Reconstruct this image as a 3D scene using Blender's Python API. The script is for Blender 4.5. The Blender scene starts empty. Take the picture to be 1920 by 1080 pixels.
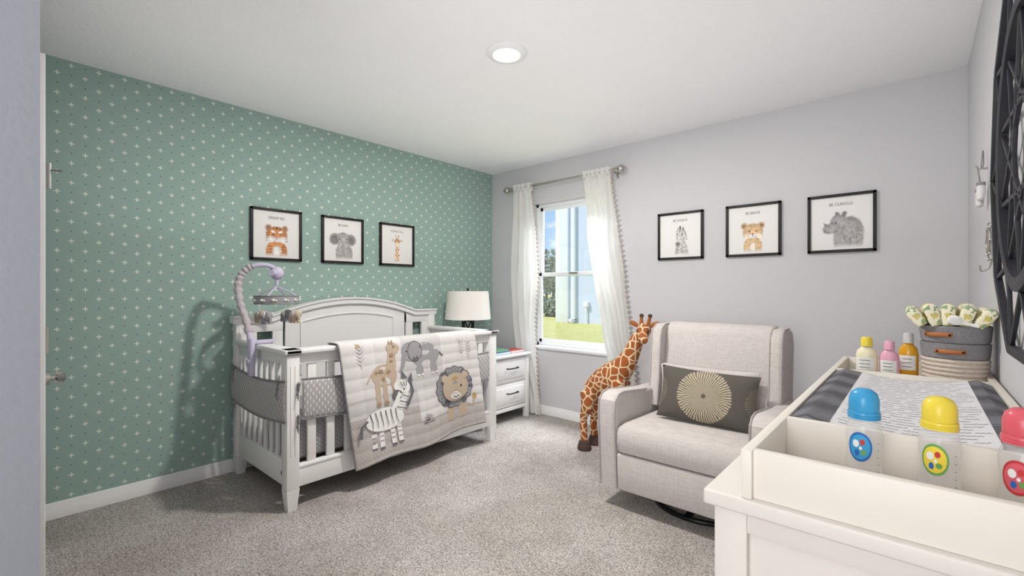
import bpy, bmesh, math, random
import numpy as np
from mathutils import Vector, Matrix, noise
random.seed(7)
C = bpy.context.scene.collection
PI = math.pi
F = 859.5; H = 1.22
FX, FY, RX, RY = -.6624, .7492, .7492, .6624
XG, YW, XR, ZC = -3.45, 3.58, 0.21, 2.463     # room: green wall, window wall, right wall, ceiling

def wx(px, yp):
    a = (px-960)/F; return yp*(FX+RX*a)/(FY+RY*a)
def wz(px, py, yp):
    a = (px-960)/F; d = yp/(FY+RY*a); return H-(py-543)*d/F

# ---------------------------------------------------------------- materials
def lin(c):
    return tuple(((v/255)/12.92 if v/255 <= .04045 else ((v/255+.055)/1.055)**2.4) for v in c)+(1,)
def newmat(name):
    m = bpy.data.materials.new(name); m.use_nodes = True
    nt = m.node_tree; b = nt.nodes['Principled BSDF']; return m, nt, b
def mth(nt, op, a, b=None, c=None):
    n = nt.nodes.new('ShaderNodeMath'); n.operation = op
    for i, v in enumerate((a, b, c)):
        if v is None: continue
        if isinstance(v, (int, float)): n.inputs[i].default_value = v
        else: nt.links.new(v, n.inputs[i])
    return n.outputs[0]
def mixc(nt, f, a, b):
    n = nt.nodes.new('ShaderNodeMix'); n.data_type = 'RGBA'
    for s, v in ((n.inputs[0], f), (n.inputs[6], a), (n.inputs[7], b)):
        if isinstance(v, (int, float, tuple)): s.default_value = v
        else: nt.links.new(v, s)
    return n.outputs[2]
def coords(nt):
    t = nt.nodes.new('ShaderNodeTexCoord'); s = nt.nodes.new('ShaderNodeSeparateXYZ')
    nt.links.new(t.outputs['Object'], s.inputs[0]); return t.outputs['Object'], s.outputs[0], s.outputs[1], s.outputs[2]
def noiset(nt, vec, scale, detail=3, rough=.5):
    n = nt.nodes.new('ShaderNodeTexNoise'); n.inputs['Scale'].default_value = scale
    n.inputs['Detail'].default_value = detail; n.inputs['Roughness'].default_value = rough
    nt.links.new(vec, n.inputs['Vector']); return n.outputs['Fac']
def bump(nt, b, h, strength=.3, dist=.002):
    n = nt.nodes.new('ShaderNodeBump'); n.inputs['Strength'].default_value = strength
    n.inputs['Distance'].default_value = dist; nt.links.new(h, n.inputs['Height']); nt.links.new(n.outputs[0], b.inputs['Normal'])
def sc(c, k): return tuple(min(1, v*k) for v in c[:3])+(1,)
def mat(name, rgb, rough=.6, metal=0, var=.05, vs=12, bs=0, bst=.3, bd=.002, spec=.3, trans=0):
    m, nt, b = newmat(name); vec, x, y, z = coords(nt); c = lin(rgb)
    nz = noiset(nt, vec, vs)
    nt.links.new(mixc(nt, nz, sc(c, 1-var), sc(c, 1+var)), b.inputs['Base Color'])
    b.inputs['Roughness'].default_value = rough; b.inputs['Metallic'].default_value = metal
    b.inputs['Specular IOR Level'].default_value = spec
    if trans: b.inputs['Transmission Weight'].default_value = trans
    if bs: bump(nt, b, noiset(nt, vec, bs, 4), bst, bd)
    return m
def lattice(nt, h, v, ph, pv, oh, ov):
    """distance along each axis to nearest lattice point, in metres"""
    ax = mth(nt, 'MULTIPLY', mth(nt, 'ABSOLUTE', mth(nt, 'SUBTRACT', mth(nt, 'FRACT', mth(nt, 'ADD', mth(nt, 'DIVIDE', h, ph), 50+oh)), .5)), ph)
    ay = mth(nt, 'MULTIPLY', mth(nt, 'ABSOLUTE', mth(nt, 'SUBTRACT', mth(nt, 'FRACT', mth(nt, 'ADD', mth(nt, 'DIVIDE', v, pv), 50+ov)), .5)), pv)
    return ax, ay
def rect(nt, ax, ay, w, h):
    return mth(nt, 'MULTIPLY', mth(nt, 'LESS_THAN', ax, w), mth(nt, 'LESS_THAN', ay, h))

def wallpaper():
    m, nt, b = newmat('green plus wallpaper'); vec, x, y, z = coords(nt)
    nz = noiset(nt, vec, 1.5)
    g = lin((156, 182, 173))
    base = mixc(nt, nz, sc(g, .97), sc(g, 1.03))
    plus = dots = None
    for o in (0, .5):
        ax, ay = lattice(nt, y, z, .112, .106, o, o)
        p = mth(nt, 'MAXIMUM', rect(nt, ax, ay, .0023, .0118), rect(nt, ax, ay, .0118, .0023))
        plus = p if plus is None else mth(nt, 'MAXIMUM', plus, p)
        ax, ay = lattice(nt, y, z, .112, .106, o+.5, o)
        d = rect(nt, ax, ay, .0030, .0030)
        dots = d if dots is None else mth(nt, 'MAXIMUM', dots, d)
    c = mixc(nt, dots, base, lin((100, 120, 126)))
    c = mixc(nt, plus, c, lin((238, 240, 228)))
    nt.links.new(c, b.inputs['Base Color']); b.inputs['Roughness'].default_value = .6
    b.inputs['Specular IOR Level'].default_value = .2
    return m
def carpet():
    m, nt, b = newmat('grey cut pile carpet'); vec, x, y, z = coords(nt)
    n1 = noiset(nt, vec, 270, 2, .6); n2 = noiset(nt, vec, 3.0, 4, .6); n3 = noiset(nt, vec, 115, 4, .75)
    f = mth(nt, 'MULTIPLY', mth(nt, 'SUBTRACT', mth(nt, 'ADD', n1, n3), .78), 2.4)
    f.node.use_clamp = True
    c = mixc(nt, f, lin((112, 106, 102)), lin((232, 227, 222)))
    g = mth(nt, 'MULTIPLY', mth(nt, 'SUBTRACT', n2, .3), 2.5); g.node.use_clamp = True
    c2 = mixc(nt, g, lin((222, 219, 217)), lin((255, 255, 255)))
    n = nt.nodes.new('ShaderNodeMix'); n.data_type = 'RGBA'; n.blend_type = 'MULTIPLY'; n.inputs[0].default_value = 1
    nt.links.new(c, n.inputs[6]); nt.links.new(c2, n.inputs[7])
    nt.links.new(n.outputs[2], b.inputs['Base Color']); b.inputs['Roughness'].default_value = 1
    b.inputs['Specular IOR Level'].default_value = 0
    bump(nt, b, mth(nt, 'ADD', n1, n3), .7, .006)
    return m
def rainmat(name, rgb, dash, ph=.034, pv=.044, w=.0022, h=.009):
    m, nt, b = newmat(name); vec, x, y, z = coords(nt); s = mth(nt, 'ADD', x, y)
    k = None
    for o in (0, .5):
        ax, ay = lattice(nt, s, z, ph, pv, o, o); p = rect(nt, ax, ay, w, h)
        k = p if k is None else mth(nt, 'MAXIMUM', k, p)
    nt.links.new(mixc(nt, k, lin(rgb), lin(dash)), b.inputs['Base Color']); b.inputs['Roughness'].default_value = .9
    bump(nt, b, noiset(nt, vec, 400), .2, .001)
    return m
def linen(name, rgb):
    m, nt, b = newmat(name); vec, x, y, z = coords(nt); c = lin(rgb)
    mp = nt.nodes.new('ShaderNodeMapping'); mp.inputs['Scale'].default_value = (120, 120, 9); nt.links.new(vec, mp.inputs[0])
    mp2 = nt.nodes.new('ShaderNodeMapping'); mp2.inputs['Scale'].default_value = (12, 12, 150); nt.links.new(vec, mp2.inputs[0])
    n1 = noiset(nt, mp.outputs[0], 1.5, 2); n2 = noiset(nt, mp2.outputs[0], 1.5, 2)
    f = mth(nt, 'MULTIPLY', mth(nt, 'ADD', n1, n2), .5)
    nt.links.new(mixc(nt, f, sc(c, .66), sc(c, 1.30)), b.inputs['Base Color']); b.inputs['Roughness'].default_value = .95
    b.inputs['Specular IOR Level'].default_value = .1
    bump(nt, b, f, .35, .002); return m
def giraffe_mat():
    m, nt, b = newmat('giraffe plush'); vec, x, y, z = coords(nt)
    v = nt.nodes.new('ShaderNodeTexVoronoi'); v.feature = 'DISTANCE_TO_EDGE'; v.inputs['Scale'].default_value = 18
    nt.links.new(vec, v.inputs['Vector'])
    k = mth(nt, 'GREATER_THAN', mth(nt, 'ADD', v.outputs[0], mth(nt, 'MULTIPLY', noiset(nt, vec, 60), .07)), .115)
    nz = noiset(nt, vec, 90)
    br = mixc(nt, nz, lin((142, 76, 36)), lin((180, 104, 54)))
    nt.links.new(mixc(nt, k, lin((228, 204, 170)), br), b.inputs['Base Color']); b.inputs['Roughness'].default_value = 1
    bump(nt, b, noiset(nt, vec, 260), .6, .005); return m
def sunburst():
    m, nt, b = newmat('sunburst pillow print'); vec, x, y, z = coords(nt)
    def burst(cx, R):
        xx = mth(nt, 'SUBTRACT', x, cx)
        r = mth(nt, 'SQRT', mth(nt, 'ADD', mth(nt, 'MULTIPLY', xx, xx), mth(nt, 'MULTIPLY', z, z)))
        an = mth(nt, 'ARCTAN2', z, xx)
        fr = mth(nt, 'FRACT', mth(nt, 'ADD', mth(nt, 'MULTIPLY', an, 60/(2*PI)), mth(nt, 'MULTIPLY', noiset(nt, vec, 30), 1.6)))
        ray = mth(nt, 'GREATER_THAN', fr, .38)
        rr = mth(nt, 'ADD', r, mth(nt, 'MULTIPLY', noiset(nt, vec, 120), .025))
        return mth(nt, 'MULTIPLY', mth(nt, 'MULTIPLY', ray, mth(nt, 'LESS_THAN', rr, R)), mth(nt, 'GREATER_THAN', r, .012))
    k = mth(nt, 'MAXIMUM', burst(0, .156), mth(nt, 'MAXIMUM', mth(nt, 'MULTIPLY', burst(.32, .125), .22), mth(nt, 'MULTIPLY', burst(-.32, .125), .22)))
    nt.links.new(mixc(nt, k, lin((86, 82, 76)), lin((180, 168, 144))), b.inputs['Base Color'])
    b.inputs['Roughness'].default_value = .9; bump(nt, b, noiset(nt, vec, 300), .3, .002); return m
def diaper_mat():
    m, nt, b = newmat('patterned diaper'); vec, x, y, z = coords(nt)
    n1 = noiset(nt, vec, 42, 2); n2 = noiset(nt, vec, 60, 1)
    c = mixc(nt, mth(nt, 'GREATER_THAN', n1, .53), lin((238, 231, 206)), lin((206, 192, 112)))
    c = mixc(nt, mth(nt, 'GREATER_THAN', n2, .60), c, lin((142, 166, 128)))
    nt.links.new(c, b.inputs['Base Color']); b.inputs['Roughness'].default_value = .8; return m
def sheer():
    m, nt, b = newmat('sheer white curtain'); vec, x, y, z = coords(nt)
    tr = nt.nodes.new('ShaderNodeBsdfTransparent'); tl = nt.nodes.new('ShaderNodeBsdfTranslucent'); df = nt.nodes.new('ShaderNodeBsdfDiffuse')
    c = mixc(nt, noiset(nt, vec, 8), lin((240, 240, 238)), lin((248, 248, 246)))
    nt.links.new(c, tl.inputs[0]); nt.links.new(c, df.inputs[0])
    a = nt.nodes.new('ShaderNodeMixShader'); a.inputs[0].default_value = .36; nt.links.new(df.outputs[0], a.inputs[1]); nt.links.new(tl.outputs[0], a.inputs[2])
    d = nt.nodes.new('ShaderNodeMixShader'); d.inputs[0].default_value = .04; nt.links.new(a.outputs[0], d.inputs[1]); nt.links.new(tr.outputs[0], d.inputs[2])
    nt.links.new(d.outputs[0], nt.nodes['Material Output'].inputs[0]); return m
def glassy(name, tint=(255, 255, 255), refl=.06):
    m, nt, b = newmat(name)
    tr = nt.nodes.new('ShaderNodeBsdfTransparent'); tr.inputs[0].default_value = lin(tint)
    g = nt.nodes.new('ShaderNodeBsdfGlossy'); g.inputs['Roughness'].default_value = .02
    a = nt.nodes.new('ShaderNodeMixShader'); a.inputs[0].default_value = refl
    nt.links.new(tr.outputs[0], a.inputs[1]); nt.links.new(g.outputs[0], a.inputs[2]); nt.links.new(a.outputs[0], nt.nodes['Material Output'].inputs[0]); return m
def milky(name, rgb, alpha=.6):
    m, nt, b = newmat(name); vec, x, y, z = coords(nt); c = lin(rgb)
    nt.links.new(mixc(nt, noiset(nt, vec, 20), sc(c, .97), sc(c, 1.03)), b.inputs['Base Color'])
    b.inputs['Roughness'].default_value = .15; b.inputs['Alpha'].default_value = alpha; return m
def emis(name, rgb, st):
    m, nt, b = newmat(name); vec, x, y, z = coords(nt); c = lin(rgb)
    nt.links.new(mixc(nt, noiset(nt, vec, 5), sc(c, .98), c), b.inputs['Emission Color'])
    b.inputs['Emission Strength'].default_value = st; return m
def portrait_mat():
    m, nt, b = newmat('soft animal portrait ink'); a = nt.nodes.new('ShaderNodeAttribute'); a.attribute_name = 'ink'
    vec, x, y, z = coords(nt)
    nt.links.new(mixc(nt, mth(nt, 'MULTIPLY', noiset(nt, vec, 400), .08), a.outputs['Color'], (1, 1, 1, 1)), b.inputs['Base Color'])
    b.inputs['Roughness'].default_value = .8; b.inputs['Specular IOR Level'].default_value = .2; return m
M = dict(
 paper=wallpaper(), carpet=carpet(), portrait=portrait_mat(),
 wall=mat('grey wall paint', (208, 207, 210), .85, var=.012, vs=3, bs=90, bst=.2, bd=.003),
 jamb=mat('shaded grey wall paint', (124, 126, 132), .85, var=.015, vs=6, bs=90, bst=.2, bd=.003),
 ceil=mat('knockdown ceiling', (244, 244, 245), .9, var=.012, vs=4, bs=45, bst=.4, bd=.005),
 trim=mat('white trim paint', (238, 238, 238), .4, var=.01),
 crib=mat('white lacquer', (240, 239, 238), .35, var=.01),
 cream=mat('warm white paint', (218, 213, 206), .42, var=.012),
 cream2=mat('warm white tray paint', (224, 218, 208), .45, var=.012),
 black=mat('black frame wood', (34, 31, 32), .45, var=.2, vs=40),
 pprint=mat('white art paper', (238, 236, 234), .8, var=.01),
 metal=mat('brushed nickel', (190, 186, 180), .3, 1, var=.05),
 darkmetal=mat('black metal', (30, 30, 32), .4, .6),
 linen=linen('greige linen upholstery', (200, 194, 191)),
 welt=linen('greige linen welt', (182, 176, 173)),
 bumper=rainmat('grey bumper with white dashes', (176, 173, 173), (238, 238, 236)),
 liner=rainmat('grey honeycomb sheet', (148, 146, 149), (192, 191, 192), .03, .026, .002, .006),
 piping=mat('grey piping', (140, 137, 140), .9, var=.05),
 qcream=mat('cream quilt cotton', (222, 219, 218), .95, var=.05, vs=25, bs=300, bst=.3),
 qtaupe=rainmat('taupe quilt cotton with flecks', (186, 180, 176), (210, 206, 202), .03, .03, .004, .002),
 qgrey=mat('pale grey quilt cotton', (204, 202, 202), .95, var=.05, vs=25, bs=300, bst=.3),
 tan=mat('tan plush', (196, 178, 158), .95, var=.06, vs=60, bs=300),
 brown=mat('brown felt', (168, 140, 116), .95, var=.08, vs=60),
 grey=mat('grey plush', (158, 157, 160), .95, var=.06, vs=60, bs=300),
 dgrey=mat('dark grey felt', (108, 108, 114), .95, var=.08, vs=60),
 white=mat('white felt', (240, 239, 237), .9, var=.03, vs=60),
 ink=mat('black ink', (62, 61, 63), .8),
 textink=mat('grey print ink', (110, 108, 108), .8),
 gold=mat('mustard felt', (192, 164, 114), .9, var=.08, vs=60),
 lav=mat('lavender plastic', (204, 198, 222), .4, var=.02),
 sleeve=mat('pleated pale grey fabric', (194, 187, 191), .9, var=.12, vs=50, bs=60, bst=.8, bd=.006),
 shade=mat('white linen lamp shade', (238, 234, 229), .9, var=.02, bs=300),
 giraffe=giraffe_mat(), sun=sunburst(), diaper=diaper_mat(), sheer=sheer(),
 hoof=mat('dark brown plush', (84, 68, 62), .95, var=.1), horn=mat('tan horn plush', (160, 96, 54), .95),
 glass=glassy('window glass'),
 vinyl=mat('white vinyl', (238, 240, 242), .4, var=.01),
 lens=emis('lit diffuser', (255, 228, 198), 5),
 padw=mat('white pad cover cotton', (220, 219, 221), .9, var=.02, vs=30, bs=200),
 milk=milky('milky bottle plastic', (222, 222, 220), .30),
 cblue=mat('blue cap plastic', (62, 152, 200), .3), cyel=mat('yellow cap plastic', (226, 204, 72), .3), cred=mat('red cap plastic', (210, 92, 104), .3),
 dblue=mat('blue decal', (40, 100, 176), .5), dgreen=mat('green decal', (104, 158, 84), .5), dred=mat('red decal', (190, 56, 56), .5),
 lcream=mat('cream lotion bottle', (228, 220, 188), .35), lpink=mat('pink lotion bottle', (222, 166, 186), .35), amber=mat('amber baby oil', (212, 156, 44), .15),
 clearcap=mat('clear grey cap', (196, 196, 194), .2), lab=mat('white bottle label', (226, 226, 224), .5),
 felt=mat('grey felt', (134, 133, 136), 1, var=.3, vs=110, bs=300, bst=.5), rope=mat('cream rope', (204, 192, 180), .95, var=.12, vs=80, bs=120, bst=.8, bd=.004),
 leather=mat('tan leather', (172, 108, 66), .5, var=.1, vs=40),
 lattice=mat('charcoal wood', (44, 44, 50), .5, var=.2, vs=30),
 grass=mat('lawn grass', (206, 200, 126), 1, var=.2, vs=3), leaf=mat('tree leaves', (150, 158, 140), .9, var=.3, vs=2), bark=mat('bark', (120, 108, 96), .9),
 stucco=mat('pale blue stucco', (210, 218, 234), .9, var=.02), bluebook=mat('blue book cover', (50, 130, 190), .4, var=.2, vs=40), redbook=mat('red book cover', (200, 70, 60), .4, var=.2, vs=40),
 greenbook=mat('green book cover', (96, 160, 110), .4, var=.2, vs=40), hall=mat('hall wall paint', (215, 215, 218), .9),
)
PC = dict(orange=(212, 142, 84), ink=(44, 40, 40), white=(244, 242, 238), zw=(222, 219, 215), lion=(216, 182, 138), qcream=(240, 226, 206), brown=(150, 112, 80),
          elep=(172, 168, 168), elepd=(122, 118, 120), pink=(206, 142, 130), gold=(190, 150, 100), hoof=(90, 66, 52))
def minky():
    m, nt, b = newmat('charcoal ribbed minky'); vec, x, y, z = coords(nt)
    w = mth(nt, 'SINE', mth(nt, 'ADD', mth(nt, 'MULTIPLY', y, 2*PI/.016), mth(nt, 'MULTIPLY', noiset(nt, vec, 25), 3)))
    f = mth(nt, 'ADD', mth(nt, 'MULTIPLY', w, .5), .5)
    nt.links.new(mixc(nt, f, lin((84, 84, 88)), lin((128, 127, 132))), b.inputs['Base Color']); b.inputs['Roughness'].default_value = 1
    b.inputs['Specular IOR Level'].default_value = .05
    bump(nt, b, f, .4, .003); return m
M['minky'] = minky()

# ---------------------------------------------------------------- mesh builder
ORG = {}
class MB:
    def __init__(s, *mats): s.bm = bmesh.new(); s.mats = [M[k] for k in mats]; s.mi = 0
    def use(s, k):
        m = M[k]
        if m not in s.mats: s.mats.append(m)
        s.mi = s.mats.index(m); return s
    def merge(s, t, mx=None):
        vm = {}
        for v in t.verts: vm[v] = s.bm.verts.new(mx @ v.co if mx else v.co)
        for f in t.faces:
            try: nf = s.bm.faces.new([vm[v] for v in f.verts])
            except ValueError: continue
            nf.material_index = s.mi; nf.smooth = True
        t.free(); return s
    def box(s, x0, x1, y0, y1, z0, z1, bev=0, seg=2, mx=None):
        t = bmesh.new(); bmesh.ops.create_cube(t, size=1)
        for v in t.verts: v.co = Vector(((x0+x1)/2+v.co.x*(x1-x0), (y0+y1)/2+v.co.y*(y1-y0), (z0+z1)/2+v.co.z*(z1-z0)))
        if bev: bmesh.ops.bevel(t, geom=t.edges[:], offset=bev, segments=seg, affect='EDGES', profile=.5)
        return s.merge(t, mx)
    def prism(s, pts, ax, a0, a1, bev=0, seg=3, mx=None):
        t = bmesh.new()
        def co(p, a): return {'x': (a, p[0], p[1]), 'y': (p[0], a, p[1]), 'z': (p[0], p[1], a)}[ax]
        A = [t.verts.new(co(p, a0)) for p in pts]; B = [t.verts.new(co(p, a1)) for p in pts]; n = len(pts)
        t.faces.new(A); t.faces.new(B[::-1])
        for i in range(n): t.faces.new((A[i], B[i], B[(i+1) % n], A[(i+1) % n]))
        bmesh.ops.recalc_face_normals(t, faces=t.faces[:])
        if bev:
            ed = [e for e in t.edges if any(len(f.verts) == n for f in e.link_faces)] if n > 6 else t.edges[:]
            bmesh.ops.bevel(t, geom=ed, offset=bev, segments=seg, affect='EDGES', profile=.5)
        return s.merge(t, mx)
    def tube(s, path, r, n=10, closed=False, mx=None):
        P = [Vector(p) for p in path]; k = len(P); R = r if isinstance(r, (list, tuple)) else [r]*k
        t = bmesh.new(); rings = []; up = None
        for i in range(k):
            if closed: d = P[(i+1) % k]-P[i-1]
            else: d = P[min(i+1, k-1)]-P[max(i-1, 0)]
            d.normalize()
            if up is None:
                up = Vector((0, 0, 1)) if abs(d.z) < .9 else Vector((1, 0, 0))
            a = d.cross(up).normalized(); b = a.cross(d).normalized(); up = b
            rings.append([t.verts.new(P[i]+(a*math.cos(2*PI*j/n)+b*math.sin(2*PI*j/n))*R[i]) for j in range(n)])
        for i in range(k if closed else k-1):
            A, B = rings[i], rings[(i+1) % k]
            for j in range(n): t.faces.new((A[j], A[(j+1) % n], B[(j+1) % n], B[j]))
        if not closed: t.faces.new(rings[0][::-1]); t.faces.new(rings[-1])
        bmesh.ops.recalc_face_normals(t, faces=t.faces[:])
        return s.merge(t, mx)
    def lathe(s, prof, c=(0, 0, 0), n=28, sx=1, sy=1, mx=None):
        t = bmesh.new(); rings = []
        for r, z in prof:
            if r < 1e-6: rings.append([t.verts.new((c[0], c[1], c[2]+z))])
            else: rings.append([t.verts.new((c[0]+r*sx*math.cos(2*PI*j/n), c[1]+r*sy*math.sin(2*PI*j/n), c[2]+z)) for j in range(n)])
        for A, B in zip(rings, rings[1:]):
            if len(A) == len(B) == 1: continue
            for j in range(n):
                if len(A) == 1: t.faces.new((A[0], B[(j+1) % n], B[j]))
                elif len(B) == 1: t.faces.new((A[j], A[(j+1) % n], B[0]))
                else: t.faces.new((A[j], A[(j+1) % n], B[(j+1) % n], B[j]))
        bmesh.ops.recalc_face_normals(t, faces=t.faces[:])
        return s.merge(t, mx)
    def ell(s, c, r, rot=(0, 0, 0), seg=16):
        t = bmesh.new(); bmesh.ops.create_uvsphere(t, u_segments=seg, v_segments=max(6, seg//2), radius=1)
        from mathutils import Euler
        mx = Matrix.Translation(c) @ Euler(rot).to_matrix().to_4x4() @ Matrix.Diagonal((*r, 1))
        return s.merge(t, mx)
    def grid(s, nu, nv, f, matf=None):
        V = [[s.bm.verts.new(f(i/nu, j/nv)) for j in range(nv+1)] for i in range(nu+1)]
        for i in range(nu):
            for j in range(nv):
                q = s.bm.faces.new((V[i][j], V[i+1][j], V[i+1][j+1], V[i][j+1])); q.smooth = True
                q.material_index = matf((i+.5)/nu, (j+.5)/nv) if matf else s.mi
        return s
    def pillow(s, w, h, t, n=22, pinch=.06):
        def f(sg):
            def g(a, b):
                u, v = 2*a-1, 2*b-1
                th = t*max(0, 1-abs(u)**3.2)**.55*max(0, 1-abs(v)**3.2)**.55
                return Vector((u*w/2*(1-pinch*(1-v*v)*abs(u)), sg*th/2, v*h/2*(1-pinch*(1-u*u)*abs(v))))
            return g
        s.grid(n, n, f(-1)); s.grid(n, n, f(1))
        bmesh.ops.remove_doubles(s.bm, verts=s.bm.verts[:], dist=1e-5)
        return s
    def build(s, name, parent=None, mods=None, angle=35, recalc=False):
        if recalc: bmesh.ops.recalc_face_normals(s.bm, faces=s.bm.faces[:])
        me = bpy.data.meshes.new(name)
        if parent is not None: org = ORG[parent.name]
        else:
            xs = [v.co for v in s.bm.verts]
            lo = Vector([min(v[i] for v in xs) for i in range(3)]); hi = Vector([max(v[i] for v in xs) for i in range(3)])
            org = Vector(((lo.x+hi.x)/2, (lo.y+hi.y)/2, lo.z))
        bmesh.ops.translate(s.bm, verts=s.bm.verts[:], vec=-org)
        s.bm.to_mesh(me); s.bm.free()
        for m in s.mats: me.materials.append(m)
        o = bpy.data.objects.new(name, me); C.objects.link(o)
        try: me.set_sharp_from_angle(angle=math.radians(angle))
        except Exception: pass
        if parent is not None: o.parent = parent
        else: o.location = org
        ORG[o.name] = org.copy()
        return o
def thing(name, label, cat, loc, group=None, local=False, rotz=0):
    o = bpy.data.objects.new(name, None); C.objects.link(o); o.location = loc; o.rotation_euler = (0, 0, rotz)
    o.empty_display_size = .1
    if label: o['label'] = label; o['category'] = cat
    if group: o['group'] = group
    ORG[o.name] = Vector((0, 0, 0)) if local else Vector(loc); return o
def tag(o, label, cat, group=None, kind=None):
    o['label'] = label; o['category'] = cat
    if group: o['group'] = group
    if kind: o['kind'] = kind
    return o
def struct(o): o['kind'] = 'structure'; return o

# ---------------------------------------------------------------- 2D art (prints and appliques)
class Art:
    def __init__(s): s.L = []
    def E(s, cx, cy, rx, ry, c, rot=0, n=20):
        r = math.radians(rot)
        s.L.append(([(cx+rx*math.cos(t)*math.cos(r)-ry*math.sin(t)*math.sin(r), cy+rx*math.cos(t)*math.sin(r)+ry*math.sin(t)*math.cos(r)) for t in [2*PI*i/n for i in range(n)]], c)); return s
    def E2(s, cx, cy, rx, ry, c, rot=0): s.E(cx, cy, rx, ry, c, rot); s.E(-cx, cy, rx, ry, c, -rot); return s
    def P(s, pts, c): s.L.append((pts, c)); return s
    def P2(s, pts, c): s.P(pts, c); s.P([(-x, y) for x, y in pts], c); return s
    def scale(s, cx, cy, sx, sy=None):
        sy = sy or sx; s.L = [([(cx+(x-cx)*sx, cy+(y-cy)*sy) for x, y in p], c) for p, c in s.L]; return s
    def S(s, pts, w, c, w2=None):
        n = len(pts); Lf = []; Rt = []
        for i, p in enumerate(pts):
            q0 = pts[max(0, i-1)]; q1 = pts[min(n-1, i+1)]; dx, dy = q1[0]-q0[0], q1[1]-q0[1]; l = math.hypot(dx, dy) or 1
            ww = (w+((w2 if w2 is not None else w)-w)*i/(n-1))/2
            Lf.append((p[0]-dy/l*ww, p[1]+dx/l*ww)); Rt.append((p[0]+dy/l*ww, p[1]-dx/l*ww))
        for i in range(n-1): s.L.append(([Lf[i], Lf[i+1], Rt[i+1], Rt[i]], c))
        return s
    def S2(s, pts, w, c, w2=None): s.S(pts, w, c, w2); s.S([(-x, y) for x, y in pts], w, c, w2); return s
    def build(s, name, parent, f, step=.00025, base=.0):
        mb = MB()
        off = base
        for pts, c in s.L:
            mb.use(c); off += step
            vs = [mb.bm.verts.new(f(x, y, off)) for x, y in pts]
            if len(pts) > 8:
                cx = sum(p[0] for p in pts)/len(pts); cy = sum(p[1] for p in pts)/len(pts); cv = mb.bm.verts.new(f(cx, cy, off))
                for i in range(len(vs)):
                    q = mb.bm.faces.new((vs[i], vs[(i+1) % len(vs)], cv)); q.material_index = mb.mi
            else:
                q = mb.bm.faces.new(vs); q.material_index = mb.mi
        return mb.build(name, parent)
    def paint(s, name, parent, f, N=130, k=1.12, dy=.02, seed=1):
        """soft airbrushed portrait as a fine grid with painted vertex colours"""
        g = np.linspace(-.49, .49, N); X, Y = np.meshgrid(g, g, indexing='ij'); Xs, Ys = X/k, (Y+.47)/k-.47
        rg = np.random.RandomState(seed)
        n1 = rg.rand(N, N); n2 = np.kron(rg.rand(N//5+1, N//5+1), np.ones((5, 5)))[:N, :N]
        def blur(a, r=1):
            for _ in range(r):
                a = (a+np.roll(a, 1, 0)+np.roll(a, -1, 0)+np.roll(a, 1, 1)+np.roll(a, -1, 1))/5
            return a
        n2 = blur(n2, 5); n1 = blur(n1, 1)
        # furry wobble of every outline
        w1 = blur(rg.rand(N, N), 1)-.5; w2 = blur(rg.rand(N, N), 1)-.5
        Xs = Xs+w1*.02; Ys = Ys+w2*.02
        img = np.ones((N, N, 3))*np.array(lin((238, 236, 234))[:3]); al = np.zeros((N, N))
        for pts, c in s.L:
            P = np.array(pts); ins = np.zeros((N, N), bool); n = len(P)
            for i in range(n):
                x0, y0 = P[i]; x1, y1 = P[(i+1) % n]
                if y0 == y1: continue
                cnd = ((y0 > Ys) != (y1 > Ys)) & (Xs < (x1-x0)*(Ys-y0)/(y1-y0)+x0); ins ^= cnd
            cx, cy = P.mean(0); rr = np.sqrt(((P-[cx, cy])**2).sum(1)).max()
            m = blur(ins.astype(float), 4 if (n > 8 and rr > .05) else 1)
            d = np.clip(np.sqrt((Xs-cx)**2+(Ys-cy+.2*rr*(n > 8))**2)/rr, 0, 1.2)
            sh = (1.14-.34*d**2) if (n > 5 and rr > .05) else np.ones((N, N))
            big = .5 if rr > .05 else .12
            tex = 1+big*((n1-.5)*.9+(n2-.5)*.9)
            colr = np.array(lin(PC[c])[:3])[None, None, :]*(sh*tex)[..., None]
            img = img*(1-m[..., None])+colr*m[..., None]; al = np.maximum(al, m)
        # fade the body softly into the paper at the foot of the sheet
        fade = np.clip((Y+.49)/.10, 0, 1)[..., None]
        img = img*fade+np.array(lin((238, 236, 234))[:3])*(1-fade)
        idx = -np.ones((N, N), int); vs = []; cols = []
        keep = blur((al > .02).astype(float), 1) > 0
        for i in range(N):
            for j in range(N):
                if keep[i, j]: idx[i, j] = len(vs); vs.append(tuple(f(X[i, j], Y[i, j], 0))); cols.append((*np.clip(img[i, j], 0, 1), 1))
        fs = [(idx[i, j], idx[i+1, j], idx[i+1, j+1], idx[i, j+1]) for i in range(N-1) for j in range(N-1) if min(idx[i, j], idx[i+1, j], idx[i+1, j+1], idx[i, j+1]) >= 0]
        me = bpy.data.meshes.new(name); me.from_pydata(vs, [], [tuple(int(q) for q in f_) for f_ in fs])
        at = me.color_attributes.new('ink', 'FLOAT_COLOR', 'POINT'); at.data.foreach_set('color', np.array(cols, dtype=np.float32).ravel())
        me.materials.append(M['portrait']); o = bpy.data.objects.new(name, me); C.objects.link(o); o.parent = parent; return o

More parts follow.
